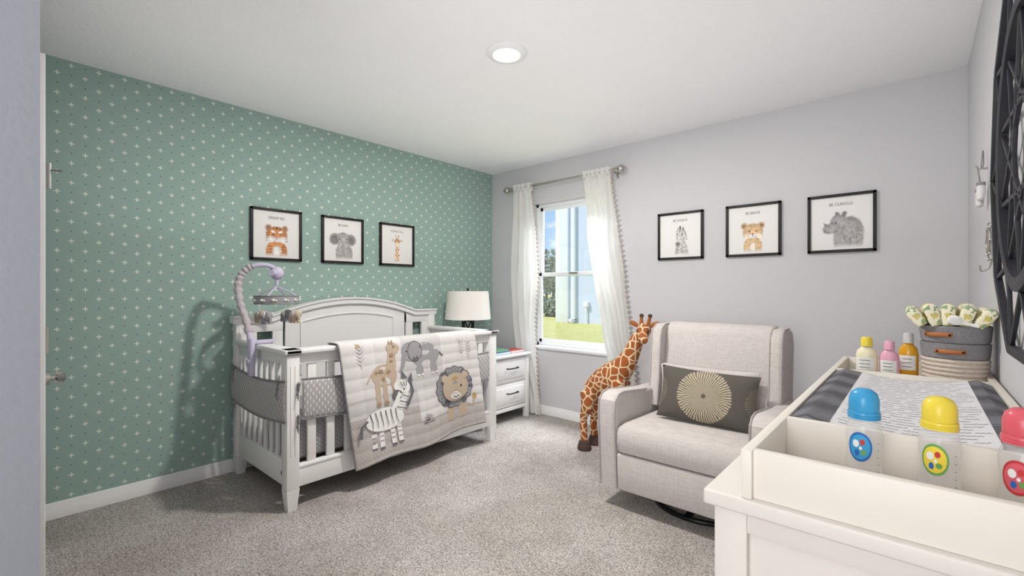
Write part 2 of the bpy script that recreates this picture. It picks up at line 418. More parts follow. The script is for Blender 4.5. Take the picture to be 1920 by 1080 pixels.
# ---------------------------------------------------------------- room
T = .15
b = MB('carpet'); b.grid(1, 1, lambda u, v: Vector((XG+u*(XR-XG), -1.6+v*(YW+1.6), 0)))
b.box(XG-T, XR+T, -1.6-T, YW, -.12, -.001); struct(b.build('floor'))
b = MB('ceil'); b.box(XG-T, XR+T, -1.6-T, YW+T, ZC, ZC+.1); struct(b.build('ceiling'))
b = MB('paper'); b.box(XG-T, XG, -1.6, YW+T, 0, ZC); struct(b.build('wall_left'))
WX0, WX1, WZ0, WZ1 = -2.90, -1.985, .66, 2.08
b = MB('wall')
b.box(XG, WX0, YW, YW+T, 0, ZC); b.box(WX1, XR, YW, YW+T, 0, ZC); b.box(WX0, WX1, YW, YW+T, 0, WZ0); b.box(WX0, WX1, YW, YW+T, WZ1, ZC)
struct(b.build('wall_back'))
b = MB('wall'); b.box(XR, XR+T, -1.6, YW+T, 0, ZC); struct(b.build('wall_right'))
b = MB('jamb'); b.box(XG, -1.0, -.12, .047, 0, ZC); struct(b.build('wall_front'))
b = MB('hall'); b.box(XG, XR, -1.6-T, -1.6, 0, ZC); struct(b.build('wall_hall'))
def baseboard(name, prof_ax, a0, a1, base, sgn):
    h = .085; t = .014
    pts = [(base, 0), (base+sgn*t, 0), (base+sgn*t, h*.62), (base+sgn*t*.6, h*.72), (base+sgn*t*.6, h*.9), (base+sgn*t*.25, h), (base, h)]
    m = MB('trim')
    if prof_ax == 'y': m.prism(pts, 'y', a0, a1)
    else: m.prism(pts, 'x', a0, a1)
    struct(m.build(name))
baseboard('baseboard_left', 'y', .05, YW, XG, 1)
baseboard('baseboard_back', 'x', XG+.015, XR-.015, YW, -1)
baseboard('baseboard_right', 'y', -1.5, YW, XR, -1)
# window
w = thing('window_1', None, None, ((WX0+WX1)/2, YW+.08, WZ0)); struct(w)
y0, y1 = YW+.075, YW+.13; fr = .035; zm = 1.37
m = MB('vinyl')
for q in ((WX0, WX0+fr, WZ0, WZ1), (WX1-fr, WX1, WZ0, WZ1), (WX0, WX1, WZ0, WZ0+fr), (WX0, WX1, WZ1-fr, WZ1)): m.box(q[0], q[1], y0, y1, q[2], q[3], .004)
m.build('window_frame', w)
for nm, a, c, yy in (('lower_sash', WZ0+fr, zm+.02, y0+.002), ('upper_sash', zm-.02, WZ1-fr, y0+.024)):
    m = MB('vinyl'); s_ = .035; X0, X1 = WX0+fr, WX1-fr
    for q in ((X0, X0+s_, a, c), (X1-s_, X1, a, c), (X0, X1, a, a+s_), (X0, X1, c-s_, c)): m.box(q[0], q[1], yy, yy+.02, q[2], q[3], .003)
    o = m.build(nm, w)
    m = MB('glass'); m.box(X0+s_, X1-s_, yy+.009, yy+.011, a+s_, c-s_); m.build('glass_pane', o)
m = MB('vinyl'); m.box(WX0-.015, WX1+.015, YW-.022, YW+.08, WZ0-.024, WZ0+.004, .006); m.build('window_sill', w)
m = MB('metal'); m.box(-2.5, -2.4, y0-.012, y0+.002, zm+.0, zm+.018, .003); m.build('sash_lock', w)
# door leaf folded on front wall
d = thing('door_1', None, None, (-2.65, .1, 0)); struct(d)
m = MB('trim'); m.box(-3.04, -2.255, .082, .119, .01, 2.035, .003)
for zz in ((.2, .9), (1.05, 1.9)): m.box(-2.95, -2.35, .117, .123, zz[0], zz[1], .004)
m.build('door_leaf', d)
m = MB('metal'); m.tube([(-2.31, .12, .905), (-2.31, .132, .905)], .024, 18)
m.tube([(-2.31, .13, .905), (-2.31, .145, .905), (-2.31, .150, .905), (-2.31, .164, .905), (-2.31, .172, .905)], [.009, .009, .020, .022, .010], 18); m.build('door_knob', d)
m = MB('metal'); m.tube([(-2.262, .128, 1.57), (-2.262, .128, 1.66)], .006, 10); m.tube([(-2.262, .128, 1.635), (-2.25, .16, 1.635)], .004, 8); m.build('door_stop_pin', d)
m = MB('metal'); m.tube([(-2.262, .122, 1.0), (-2.262, .122, 1.09)], .006, 10); m.build('hinge', d)
# ceiling light
cl = thing('ceiling_light', 'round flush white ceiling light glowing in the middle of the ceiling', 'ceiling light', (-1.615, 1.784, ZC-.02))
m = MB('trim'); m.lathe([(.070, -.012), (.074, -.016), (.100, -.010), (.107, -.004), (.107, 0), (.07, 0)], (-1.615, 1.784, ZC), 40); m.build('trim_ring', cl)
m = MB('lens'); m.lathe([(0, -.014), (.05, -.014), (.071, -.012), (.071, -.003)], (-1.615, 1.784, ZC), 40); m.build('diffuser', cl)

# ---------------------------------------------------------------- framed prints
def dark_eyes(a, x, y, r): a.E2(x, y, r, r*1.1, 'ink').E2(x+.004, y+.006, r*.3, r*.3, 'white'); return a
def art_tiger():
    a = Art(); a.P([(-.21, -.47), (-.19, -.3), (-.1, -.15), (.1, -.15), (.19, -.3), (.21, -.47)], 'orange').E(0, -.37, .085, .1, 'white')
    for k in (-.28, -.34, -.4): a.S2([(.1, k), (.19, k-.02)], .018, 'ink', .004)
    a.E2(.155, .075, .06, .06, 'orange').E2(.155, .07, .035, .035, 'elepd').E(0, -.06, .2, .17, 'orange')
    a.E2(.12, -.15, .085, .06, 'white').E2(.07, .0, .045, .022, 'white', 20).E(0, -.15, .07, .05, 'white')
    for x in (0, .035, .07): a.S2([(x, .1-x*.3), (x*.9, .045)], .014, 'ink', .006)
    for y in (.03, -.02, -.07, -.12, -.17): a.S2([(.2, y), (.13, y-.012)], .014, 'ink', .004)
    dark_eyes(a, .07, -.045, .018); a.E(0, -.11, .027, .017, 'pink').S([(0, -.12), (0, -.15)], .008, 'ink').S2([(0, -.15), (.035, -.165)], .008, 'ink'); return a
def art_lion():
    a = Art(); a.P([(-.17, -.47), (-.17, -.3), (-.09, -.15), (.09, -.15), (.17, -.3), (.17, -.47)], 'lion').E(0, -.36, .07, .1, 'qcream').S2([(.05, -.3), (.06, -.46)], .01, 'brown')
    a.E2(.16, .06, .065, .065, 'lion').E2(.16, .055, .038, .038, 'brown').E(0, -.06, .19, .165, 'lion').E2(.11, -.15, .08, .05, 'qcream').E(0, -.15, .07, .05, 'white')
    a.S2([(.03, .08), (.03, .0)], .016, 'gold', .005); dark_eyes(a, .07, -.05, .018); a.E(0, -.11, .027, .017, 'brown').S([(0, -.12), (0, -.15)], .008, 'ink').S2([(0, -.15), (.03, -.165)], .008, 'ink'); return a
def art_elephant():
    a = Art(); a.P([(-.16, -.47), (-.17, -.28), (-.1, -.1), (.12, -.1), (.22, -.25), (.22, -.47)], 'elep').S([(.03, -.3), (.03, -.47)], .02, 'elepd').E2(.19, -.04, .12, .13, 'elep', 20).E2(.19, -.05, .08, .09, 'elepd', 20)
    a.E(0, -.02, .13, .14, 'elep').E2(.07, .06, .05, .04, 'elep').S([(0, -.1), (-.005, -.2), (.0, -.32), (.03, -.4)], .1, 'elep', .045)
    for y in (-.16, -.2, -.24, -.28): a.S([(-.035, y), (.03, y)], .006, 'elepd')
    a.S2([(.05, -.13), (.07, -.2)], .018, 'white', .006); dark_eyes(a, .08, -.03, .016); return a
def art_giraffe():
    a = Art(); a.P([(-.09, -.47), (-.06, .08), (.06, .08), (.09, -.47)], 'qcream')
    for i, (x, y) in enumerate([(-.04, -.42), (.035, -.4), (0, -.33), (-.045, -.27), (.045, -.27), (0, -.2), (-.035, -.13), (.035, -.12), (0, -.06), (.035, 0), (-.035, -.01)]): a.E(x, y, .029, .034, 'orange', 20*i, 7)
    a.P2([(.06, .14), (.18, .19), (.15, .11)], 'lion').S2([(.03, .18), (.045, .27)], .02, 'lion').E2(.045, .275, .016, .016, 'hoof')
    a.E(0, .12, .085, .09, 'lion').E(0, .03, .06, .08, 'qcream').E(0, .15, .05, .035, 'orange').E2(.022, .01, .009, .007, 'ink').S2([(0, -.02), (.03, -.015)], .006, 'ink'); dark_eyes(a, .067, .12, .017); return a
def art_zebra():
    a = Art(); a.P([(-.14, -.47), (-.12, -.25), (-.06, -.02), (.0, .06), (.08, .08), (.15, -.08), (.22, -.47)], 'zw')
    for i in range(9): t = i/9; a.S([(-.125+.07*t, -.44+.42*t), (.0+.03*t, -.40+.42*t), (.20-.10*t, -.45+.44*t)], .018, 'ink', .012)
    a.S([(.07, .18), (.13, .06), (.17, -.1)], .03, 'elepd', .015)
    a.P([(.03, .13), (.075, .25), (.11, .13)], 'zw').P([(-.06, .14), (-.08, .24), (-.01, .16)], 'zw').P([(.05, .14), (.075, .225), (.092, .14)], 'ink').P([(-.05, .15), (-.07, .215), (-.025, .16)], 'ink').S([(0, .24), (.005, .13)], .05, 'ink', .03)
    a.E(.0, .06, .1, .11, 'zw').P([(-.09, .06), (-.105, -.1), (-.09, -.2), (-.02, -.21), (.03, -.1), (.08, .02)], 'zw').E(-.06, -.19, .055, .045, 'elepd')
    for k in range(5): a.S([(-.09, .12-.05*k), (-.045, .095-.05*k)], .012, 'ink', .005); a.S([(.085-.012*k, .12-.05*k), (.025-.01*k, .095-.05*k)], .014, 'ink', .005)
    a.S([(0, .15), (-.015, .03)], .014, 'ink', .006).E(-.07, .05, .014, .018, 'ink').E(.05, .045, .018, .02, 'ink').E(-.085, -.185, .008, .01, 'ink').E(-.04, -.19, .008, .01, 'ink'); return a
def art_rhino():
    a = Art(); a.P([(-.1, -.47), (-.11, -.3), (-.1, -.1), (.02, .06), (.16, .08), (.27, .0), (.33, -.15), (.33, -.3), (.31, -.47)], 'elep')
    a.E(.14, -.14, .17, .19, 'elep').S([(.06, -.02), (.03, -.2), (.06, -.34), (.04, -.46)], .008, 'elepd').S([(.2, .02), (.25, -.15), (.22, -.32), (.24, -.46)], .008, 'elepd').S([(.13, -.3), (.13, -.47)], .010, 'elepd').E(.05, .12, .035, .055, 'elepd', -20).E(-.05, .12, .035, .05, 'elepd', 20)
    a.E(-.03, -.01, .12, .13, 'elep', 20).E(-.14, -.12, .13, .095, 'elep', 20).E(-.2, -.14, .07, .07, 'elep', 10).P([(-.24, -.08), (-.265, -.01), (-.19, -.06)], 'elepd').P([(-.15, -.04), (-.15, .0), (-.11, -.02)], 'elepd')
    a.S([(-.13, -.2), (-.06, -.17)], .01, 'elepd').E(-.075, -.02, .014, .016, 'ink').E(-.235, -.15, .010, .012, 'ink').S([(-.26, -.19), (-.16, -.2)], .008, 'elepd'); return a
def text_part(body, size, parent, loc, mk='textink'):
    cu = bpy.data.curves.new('lettering', 'FONT'); cu.body = body; cu.size = size; cu.align_x = 'CENTER'; cu.align_y = 'CENTER'
    t = bpy.data.objects.new('tmp_lettering', cu); C.objects.link(t); bpy.context.view_layer.update()
    me = bpy.data.meshes.new_from_object(t.evaluated_get(bpy.context.evaluated_depsgraph_get()))
    bpy.data.objects.remove(t); bpy.data.curves.remove(cu)
    me.materials.clear(); me.materials.append(M[mk])
    o = bpy.data.objects.new('lettering', me); C.objects.link(o); o.parent = parent; o.location = loc; o.rotation_euler = (PI/2, 0, 0); o.scale = (.82, 1, 1); return o
def picture(loc, rotz, w, h, words, art, label, group, k=1.1):
    r = thing('framed_picture', label, 'picture', loc, group, local=True, rotz=rotz)
    m = MB('black'); bw = .018; d = .022
    for q in ((-w/2, -w/2+bw, -h/2, h/2), (w/2-bw, w/2, -h/2, h/2), (-w/2, w/2, -h/2, -h/2+bw), (-w/2, w/2, h/2-bw, h/2)): m.box(q[0], q[1], -d, -.001, q[2], q[3], .002)
    m.build('frame', r)
    m = MB('pprint'); m.box(-w/2+bw-.002, w/2-bw+.002, -.010, -.003, -h/2+bw-.002, h/2-bw+.002); m.build('print_sheet', r)
    iw = w-2*bw
    art.paint('portrait', r, lambda x, y, o: Vector((x*iw, -.0106, y*iw-.002)), k=k, seed=len(words))
    text_part(words, .027, r, (0, -.0108, h/2-.066))
g1 = 'black framed animal prints on the green wall'; g2 = 'black framed animal prints on the grey wall'
picture((XG, 1.345, 1.612), PI/2, .352, .368, 'DREAM BIG', art_tiger(), 'black framed print of a tiger cub on the green wall, reading DREAM BIG', g1, 1.15)
picture((XG, 1.851, 1.613), PI/2, .355, .368, 'BE KIND', art_elephant(), 'black framed print of a grey elephant, between tiger and giraffe prints', g1, 1.15)
picture((XG, 2.361, 1.613), PI/2, .355, .368, 'STAND TALL', art_giraffe(), 'black framed print of a giraffe on the green wall nearest the lamp', g1, .97)
picture((-1.395, YW, 1.643), 0, .358, .372, 'BE UNIQUE', art_zebra(), 'black framed zebra print on the grey wall nearest the window', g2, 1.0)
picture((-.875, YW, 1.643), 0, .358, .372, 'BE BRAVE', art_lion(), 'black framed lion cub print above the upholstered chair', g2, 1.08)
picture((-.3645, YW, 1.643), 0, .358, .372, 'BE CURIOUS', art_rhino(), 'black framed rhino print nearest the room corner on the right', g2, 1.1)

# ---------------------------------------------------------------- crib
CR = thing('crib', 'white wooden convertible crib with arched headboard against the green wall', 'crib', (-3.0, 1.88, 0))
YA, YB = 1.09, 2.675; XF, XB = -2.60, -3.385
def post(x, y, top, name='leg'):
    m = MB('crib'); hw = .035
    m.box(x-hw, x+hw, y-hw, y+hw, .12, top, .005)
    t = bmesh.new(); bmesh.ops.create_cube(t, size=1)
    for v in t.verts:
        k = hw if v.co.z > 0 else hw*.68
        v.co = Vector((x+k*2*v.co.x, y+k*2*v.co.y, .12 if v.co.z > 0 else 0))
    m.merge(t); 
    for s_ in (-.012, .012): m.box(x+hw-.001, x+hw+.003, y+s_-.004, y+s_+.004, .3, top-.06, .0015)
    m.build(name, CR)
post(XF, YA, .86); post(XF, YB, .86); post(XB, YA, 1.03); post(XB, YB, 1.03)
# headboard
yc = (YA+YB)/2
def archz(y):
    t = abs(y-yc)/.60
    return 1.045+(0.115*(1-t*t) if t < 1 else 0)
m = MB('crib'); ys = [YA-.05+(YB-YA+.1)*i/60 for i in range(61)]
t = bmesh.new(); rings = []
for y in ys:
    z = archz(y); rings.append([t.verts.new((x, y, zz)) for x, zz in ((XB-.045, z-.035), (XB-.045, z), (XB+.052, z), (XB+.052, z-.012), (XB+.038, z-.02), (XB+.038, z-.05), (XB-.03, z-.05))])
for A, B in zip(rings, rings[1:]):
    for j in range(7): t.faces.new((A[j], A[(j+1) % 7], B[(j+1) % 7], B[j]))
t.faces.new(rings[0]); t.faces.new(rings[-1][::-1]); bmesh.ops.recalc_face_normals(t, faces=t.faces[:]); m.merge(t)
m.build('top_rail', CR)
m = MB('crib'); top = [(y, archz(y)-.03) for y in ys if 1.35 <= y <= 2.415]
m.prism([(top[0][0], .4)]+top+[(top[-1][0], .4)], 'x', XB-.01, XB+.012)
m.build('headboard_panel', CR)
m = MB('crib'); inner = [(XB+.014, y, archz(y)-.125) for y in ys if 1.47 <= y <= 2.295]
m.tube([(XB+.014, inner[0][1], .6)]+inner+[(XB+.014, inner[-1][1], .6)], .009, 8); m.build('panel_moulding', CR)
for a, c in ((YA+.035, YA+.10), (YB-.10, YB-.035), (1.29, 1.36), (2.405, 2.475)):
    m = MB('crib'); m.box(XB-.012, XB+.016, a, c, .3, 1.02, .003); m.build('stile', CR)
for a, c in ((YA, 1.36), (2.405, YB)):
    m = MB('crib'); m.box(XB-.015, XB+.018, a, c, .93, 1.01, .003); m.build('side_rail', CR)
m = MB('crib'); m.box(XB-.015, XB+.018, YA, YB, .13, .42, .003); m.build('back_lower_rail', CR)
# ends
for y in (YA, YB):
    m = MB('crib'); m.box(XB, XF, y-.016, y+.016, .80, .862, .004); m.box(XB+.03, XF+.05, y-.045, y+.045, .862, .890, .008, 3); m.build('end_top_rail', CR)
    m = MB('crib'); m.box(XB, XF, y-.016, y+.016, .12, .265, .004); m.build('end_lower_rail', CR)
    for i in range(8):
        x = XB+.085+i*.0878
        m = MB('crib'); m.box(x-.018, x+.018, y-.009, y+.009, .26, .81, .002); m.build('slat', CR)
# front
m = MB('crib'); m.box(XF-.016, XF+.016, YA, YB, .80, .862, .004); m.box(XF-.05, XF+.05, YA-.05, YB+.05, .862, .890, .008, 3); m.build('front_top_rail', CR)
m = MB('crib'); m.box(XF-.016, XF+.016, YA, YB, .12, .245, .004); m.box(XF-.02, XF+.022, YA, YB, .225, .24, .004); m.build('front_lower_rail', CR)
for i in range(13):
    y = YA+.115+i*.1125
    m = MB('crib'); m.box(XF-.01, XF+.01, y-.024, y+.024, .24, .81, .002); m.build('slat', CR)
m = MB('darkmetal'); m.lathe([(0, .003), (.013, .002), (.015, 0)], (0, 0, 0), 20, mx=Matrix.Translation((XF-.07, YA-.017, .19)) @ Matrix.Rotation(PI/2, 4, 'X')); m.build('medallion', CR)
# mattress
m = MB('liner'); m.box(XB+.04, XF-.03, YA+.03, YB-.03, .25, .46, .03, 4)
tag(m.build('crib_mattress'), 'grey patterned mattress seen through the slats of the white crib', 'mattress')
# bumper
BP = thing('crib_bumper', 'grey padded crib bumper with white dashes tied around the crib slats', 'bumper', (-3.0, 1.3, .5))
def bump_strip(f0, n, name):
    m = MB('bumper')
    def f(u, v):
        p, nrm = f0(u); z = .495+.225*v+(-.03*math.sin(PI*u)*(1) if True else 0)
        th = .004+.012*math.sin(PI*v)**.6*(1+.15*math.sin(u*30))
        return Vector((p[0]+nrm[0]*th, p[1]+nrm[1]*th, z))
    m.grid(n, 12, f); o = m.build(name, BP)
    md = o.modifiers.new('s', 'SOLIDIFY'); md.thickness = .004; md.offset = -1
    for v in (0, 1):
        m = MB('piping'); m.tube([f(u/n, v) for u in range(n+1)], .0055, 8); m.build('piping', o)
bump_strip(lambda u: ((XB-.02+(XF+.055-XB)*u, YA-.037), (0, -1)), 30, 'end_pad')
bump_strip(lambda u: ((XF+.022+.0*u, YA+.05+(YB-YA-.1)*u), (1, 0)), 60, 'front_pad')
bump_strip(lambda u: ((XB-.0+(XF+.0-XB)*u, YB+.037), (0, 1)), 20, 'end_pad')
for (x, y, z) in ((XF+.045, YA+.03, .70), (XF+.045, YA+.03, .52), (XF-.05, YA-.045, .70), (XB+.03, YA-.045, .70), (XB+.03, YA-.045, .47)):
    m = MB('piping')
    for k in range(3):
        a = -.5+.5*k
        m.tube([(x, y, z), (x+.01*math.cos(k), y-.008, z-.03), (x+.03*math.sin(a), y-.012, z-.07-.01*k)], [.006, .005, .003], 6)
    m.ell((x, y-.004, z), (.012, .01, .01), seg=10); m.build('tie_ribbon', BP)
# quilt
QL, QV = 1.09, .74
def Q(u, v, off=0.0):
    s_ = u/QL
    if v < 0:
        a = -v
        if a < .1: return Vector((-2.535-.0-a*1.15, 1.33+u, .898+off+.004*math.sin(a/.1*PI)))
        return Vector((-2.652-off, 1.33+u, .898-(a-.1)))
    z1 = .135+.055*s_+.012*math.sin(s_*9)
    k = v/QV
    z = .898-(.898-z1)*k
    puff = .0034*abs(math.sin(PI*v/.072))**.6+.0034*abs(math.sin(PI*u/.11))**.6
    x = -2.537+.009*(1-math.exp(-v/.02))+puff+.012*k*math.sin(u*13+.6)+.016*k*k*math.sin(u*6)
    return Vector((x+off, 1.33+u+.11*k, z))
def qmat(a, b_):
    v = b_*(QV+.22)-.22; u = a*QL
    if v < .34: return 0 if (u < .42 or u > .75) else 2
    if u < .5: return 1 if v > .45 else 2
    return 1 if v > .56 else 0
m = MB('qcream', 'qtaupe', 'qgrey'); m.grid(130, 130, lambda a, b_: Q(a*QL, b_*(QV+.22)-.22), qmat)
QU = m.build('quilt'); tag(QU, 'cream and taupe nursery quilt with animal appliques draped over the crib rail', 'quilt')
md = QU.modifiers.new('s', 'SOLIDIFY'); md.thickness = .006; md.offset = -1
m = MB('piping'); N_ = 40
m.tube([Q(0, v*QV/N_) for v in range(N_+1)]+[Q(u*QL/N_, QV) for u in range(1, N_+1)]+[Q(QL, QV-v*QV/N_) for v in range(1, N_+1)], .006, 8); m.build('binding', QU)
fq = lambda x, y, o: Q(x, max(y, 0) if y > -.02 else y, o)
a = Art()  # giraffe
a.S([(.21, .40), (.22, .25)], .035, 'tan').S([(.26, .40), (.265, .25)], .03, 'tan').S([(.33, .38), (.32, .25)], .03, 'tan').E(.27, .22, .085, .07, 'tan').S([(.30, .22), (.325, .16), (.335, .07)], .075, 'tan', .05).E(.345, .055, .045, .034, 'tan', 20)
a.S([(.19, .2), (.15, .25)], .008, 'tan')
for x, y in ((.22, .2), (.26, .24), (.3, .2), (.325, .14), (.33, .1), (.25, .19)): a.E(x, y, .014, .012, 'brown', n=8)
for x in (.21, .26, .33): a.E(x, .39, .018, .012, 'brown', n=9)
a.E(.35, .045, .005, .005, 'ink', n=8).S([(.33, .03), (.325, .008)], .007, 'brown').S([(.345, .03), (.345, .006)], .007, 'brown')
a.scale(.27, .22, 1.1, 1.02).build('giraffe_applique', QU, fq, .0004, .006)
a = Art()  # elephant
a.E(.6, .11, .1, .075, 'grey').S([(.55, .13), (.55, .21)], .05, 'grey').S([(.65, .13), (.655, .21)], .05, 'grey').E(.5, .08, .06, .055, 'grey').S([(.46, .09), (.44, .15), (.42, .19)], .032, 'grey', .018).E(.53, .08, .05, .06, 'dgrey', 10).E(.53, .08, .045, .055, 'grey', 10)
a.E(.475, .075, .005, .005, 'ink', n=8).S([(.7, .1), (.73, .13)], .008, 'dgrey')
for x in (.535, .565, .64, .67): a.E(x, .215, .008, .006, 'white', n=8)
a.scale(.59, .03, 1.18, 1.18).build('elephant_applique', QU, fq, .0004, .006)
a = Art()  # zebra
for x, y in ((.145, .66), (.19, .67), (.27, .67), (.315, .66)):
    xt = x+.012 if x < .2 else x-.005
    a.S([(xt, .5), (x, y)], .030, 'white')
    for k in range(3): yy = .56+.028*k; xx = xt+(x-xt)*(yy-.5)/(y-.5); a.S([(xx-.012, yy), (xx+.012, yy)], .004, 'dgrey')
    a.S([(x, y-.016), (x, y)], .030, 'dgrey')
a.E(.23, .49, .12, .070, 'white').S([(.3, .47), (.37, .34)], .08, 'white', .065).E(.36, .31, .052, .046, 'white', 30).E(.325, .355, .032, .030, 'dgrey')
a.P([(.36, .255), (.37, .205), (.4, .26)], 'dgrey').P([(.4, .27), (.43, .225), (.43, .285)], 'dgrey').S([(.415, .27), (.425, .35), (.375, .44)], .014, 'dgrey')
for i in range(6): a.S([(.14+.032*i, .435), (.15+.03*i, .49), (.145+.033*i, .53)], .006, 'dgrey', .003)
for i in range(3): a.S([(.31+.02*i, .43-.035*i), (.365+.014*i, .45-.035*i)], .006, 'dgrey')
for i in range(3): a.S([(.345+.02*i, .275), (.36+.012*i, .305)], .005, 'dgrey')
a.E(.365, .325, .006, .006, 'ink', n=8).S([(.12, .47), (.08, .5), (.07, .56)], .012, 'dgrey', .018)
a.scale(.23, .45, 1.18, 1.02).build('zebra_applique', QU, fq, .0004, .0065)
a = Art()  # lion
a.S([(.8, .5), (.79, .60)], .05, 'tan').S([(.87, .5), (.88, .60)], .05, 'tan').S([(.9, .52), (.95, .55), (.965, .5)], .012, 'tan').E(.968, .49, .016, .022, 'gold', n=10)
n = 15; mane = []
for i in range(n*4):
    t = 2*PI*i/(n*4); r = .128+.010*abs(math.sin(n*t/2)); mane.append((.83+r*math.cos(t), .4+r*.95*math.sin(t)))
a.P(mane, 'dgrey'); a.P([(.83+(x-.83)*.95, .4+(y-.4)*.95) for x, y in mane], 'grey')
for k in range(30):
    t = 2*PI*k/30; a.S([(.83+.096*math.cos(t), .4+.092*math.sin(t)), (.83+.118*math.cos(t), .4+.112*math.sin(t))], .003, 'dgrey')
a.E(.83, .4, .093, .088, 'tan').E(.757, .335, .023, .023, 'tan').E(.903, .335, .023, .023, 'tan')
a.P([(.83, .33), (.79, .36), (.83, .352), (.87, .36)], 'gold').P([(.83, .36), (.8, .385), (.83, .378), (.86, .385)], 'grey').E(.83, .45, .04, .026, 'qcream').E(.83, .43, .017, .011, 'brown').E(.79, .4, .007, .009, 'ink', n=8).E(.87, .4, .007, .009, 'ink', n=8).S([(.81, .455), (.83, .463), (.85, .455)], .004, 'ink')
a.scale(.83, .42, 1.26, 1.22).build('lion_applique', QU, fq, .0004, .007)
a = Art()
for k in range(6):
    t0 = PI*k/5; a.S([(.57, .57), (.57+.03*math.cos(t0+.25), .57-.035*math.sin(t0+.25)), (.57+.05*math.cos(t0), .57-.05*math.sin(t0)), (.57+.03*math.cos(t0-.25), .57-.035*math.sin(t0-.25)), (.57, .57)], .004, 'dgrey')
a.S([(.52, .585), (.62, .585)], .005, 'dgrey'); a.build('flower_embroidery', QU, fq, .0001, .006)
for x0, y0, d_ in ((1.0, .22, 1), (.12, .16, -1), (.93, .20, -1)):
    a = Art(); a.S([(x0, y0), (x0+.01*d_, y0-.16)], .005, 'grey')
    for k in range(6):
        for s_ in (-1, 1): a.S([(x0+.001*k, y0-.02-.023*k), (x0+.028*s_, y0-.045-.023*k)], .006, 'grey', .002)
    a.build('leaf_embroidery', QU, fq, .0001, .006)
a = Art(); a.S([(.01, .02), (.14, .02)], .03, 'gold', .02); a.build('gold_patch', QU, fq, .0001, .006)
for v_, u0_, u1_ in ((.34, 0, QL), (.45, 0, .5), (.56, .5, QL)):
    m = MB('piping'); m.tube([Q(u0_+(u1_-u0_)*i/50, v_, .001) for i in range(51)], .0016, 5); m.build('quilting_stitch', QU)
for u_, v0_, v1_ in ((.42, 0, .34), (.75, 0, .34), (.5, .34, QV)):
    m = MB('piping'); m.tube([Q(u_, v0_+(v1_-v0_)*i/40, .001) for i in range(41)], .0016, 5); m.build('quilting_stitch', QU)

# ---------------------------------------------------------------- mobile
MO = thing('crib_mobile', 'curved arm baby mobile with hanging plush toys clamped to the crib end', 'mobile', (-2.99, 1.05, .8))
m = MB('lav'); m.box(-3.015, -2.965, YA-.082, YA-.05, .70, .93, .012, 3); m.box(-3.01, -2.97, YA-.06, YA+.06, .892, .915, .008); m.tube([(-2.99, YA-.09, .78), (-2.99, YA-.06, .78)], .024, 16); m.build('clamp', MO)
ctrl = [(-2.985, 1.025, .78), (-2.99, 1.02, .9), (-3.04, 1.015, 1.02), (-3.09, 1.0, 1.12), (-3.125, .995, 1.22), (-3.135, 1.01, 1.30), (-3.12, 1.045, 1.35), (-3.10, 1.09, 1.372), (-3.085, 1.14, 1.375), (-3.072, 1.185, 1.36)]
def cr(pts, n=8):
    out = []; P = [Vector(p) for p in pts]; P = [P[0]]+P+[P[-1]]
    for i in range(1, len(P)-2):
        for k in range(n):
            t = k/n; a, b_, c, d_ = P[i-1:i+3]
            out.append(.5*((2*b_)+(-a+c)*t+(2*a-5*b_+4*c-d_)*t*t+(-a+3*b_-3*c+d_)*t**3))
    out.append(P[-2]); return out
pth = cr(ctrl)
m = MB('lav'); m.tube(pth[:14], .017, 12); m.build('arm_base', MO)
m = MB('lav'); m.tube(pth[50:], .014, 12); m.build('arm_end', MO)
m = MB('sleeve'); sl = pth[12:54]; m.tube(sl, [.021+.004*math.sin(i*1.7) for i in range(len(sl))], 14); m.build('fabric_sleeve', MO)
hc = Vector((-3.068, 1.2, 1.325))
m = MB('lav'); m.ell(hc, (.042, .042, .042)); m.tube([hc+Vector((.02, -.02, 0)), hc+Vector((.05, -.05, 0))], .018, 14); m.tube([hc-Vector((0, 0, .03)), hc-Vector((0, 0, .075))], .011, 10); m.build('music_box', MO)
rc = Vector((-3.068, 1.2, 1.155)); R_ = .128
m = MB('lav')
for k in range(4):
    t0 = PI/4+PI/2*k; m.tube([rc+Vector((0, 0, .085)), rc+Vector((R_*.6*math.cos(t0), R_*.6*math.sin(t0), .05)), rc+Vector((R_*math.cos(t0), R_*math.sin(t0), .022))], .005, 6)
m.build('spokes', MO)
m = MB('grey'); m.lathe([(R_, -.024), (R_+.004, 0), (R_, .024), (R_-.006, .024), (R_-.006, -.024), (R_, -.024)], rc, 36)
for k in range(12):
    t0 = 2*PI*k/12; m.use('white'); m.ell(rc+Vector(((R_+.003)*math.cos(t0), (R_+.003)*math.sin(t0), 0)), (.011, .011, .008), seg=10); m.ell(rc+Vector(((R_+.004)*math.cos(t0+.12), (R_+.004)*math.sin(t0+.12), -.003)), (.008, .008, .005), seg=8)
m.use('piping')
for z in (-.024, .024): m.tube([rc+Vector((R_*math.cos(2*PI*i/36), R_*math.sin(2*PI*i/36), z)) for i in range(36)], .004, 6, closed=True)
m.build('canopy_ring', MO)
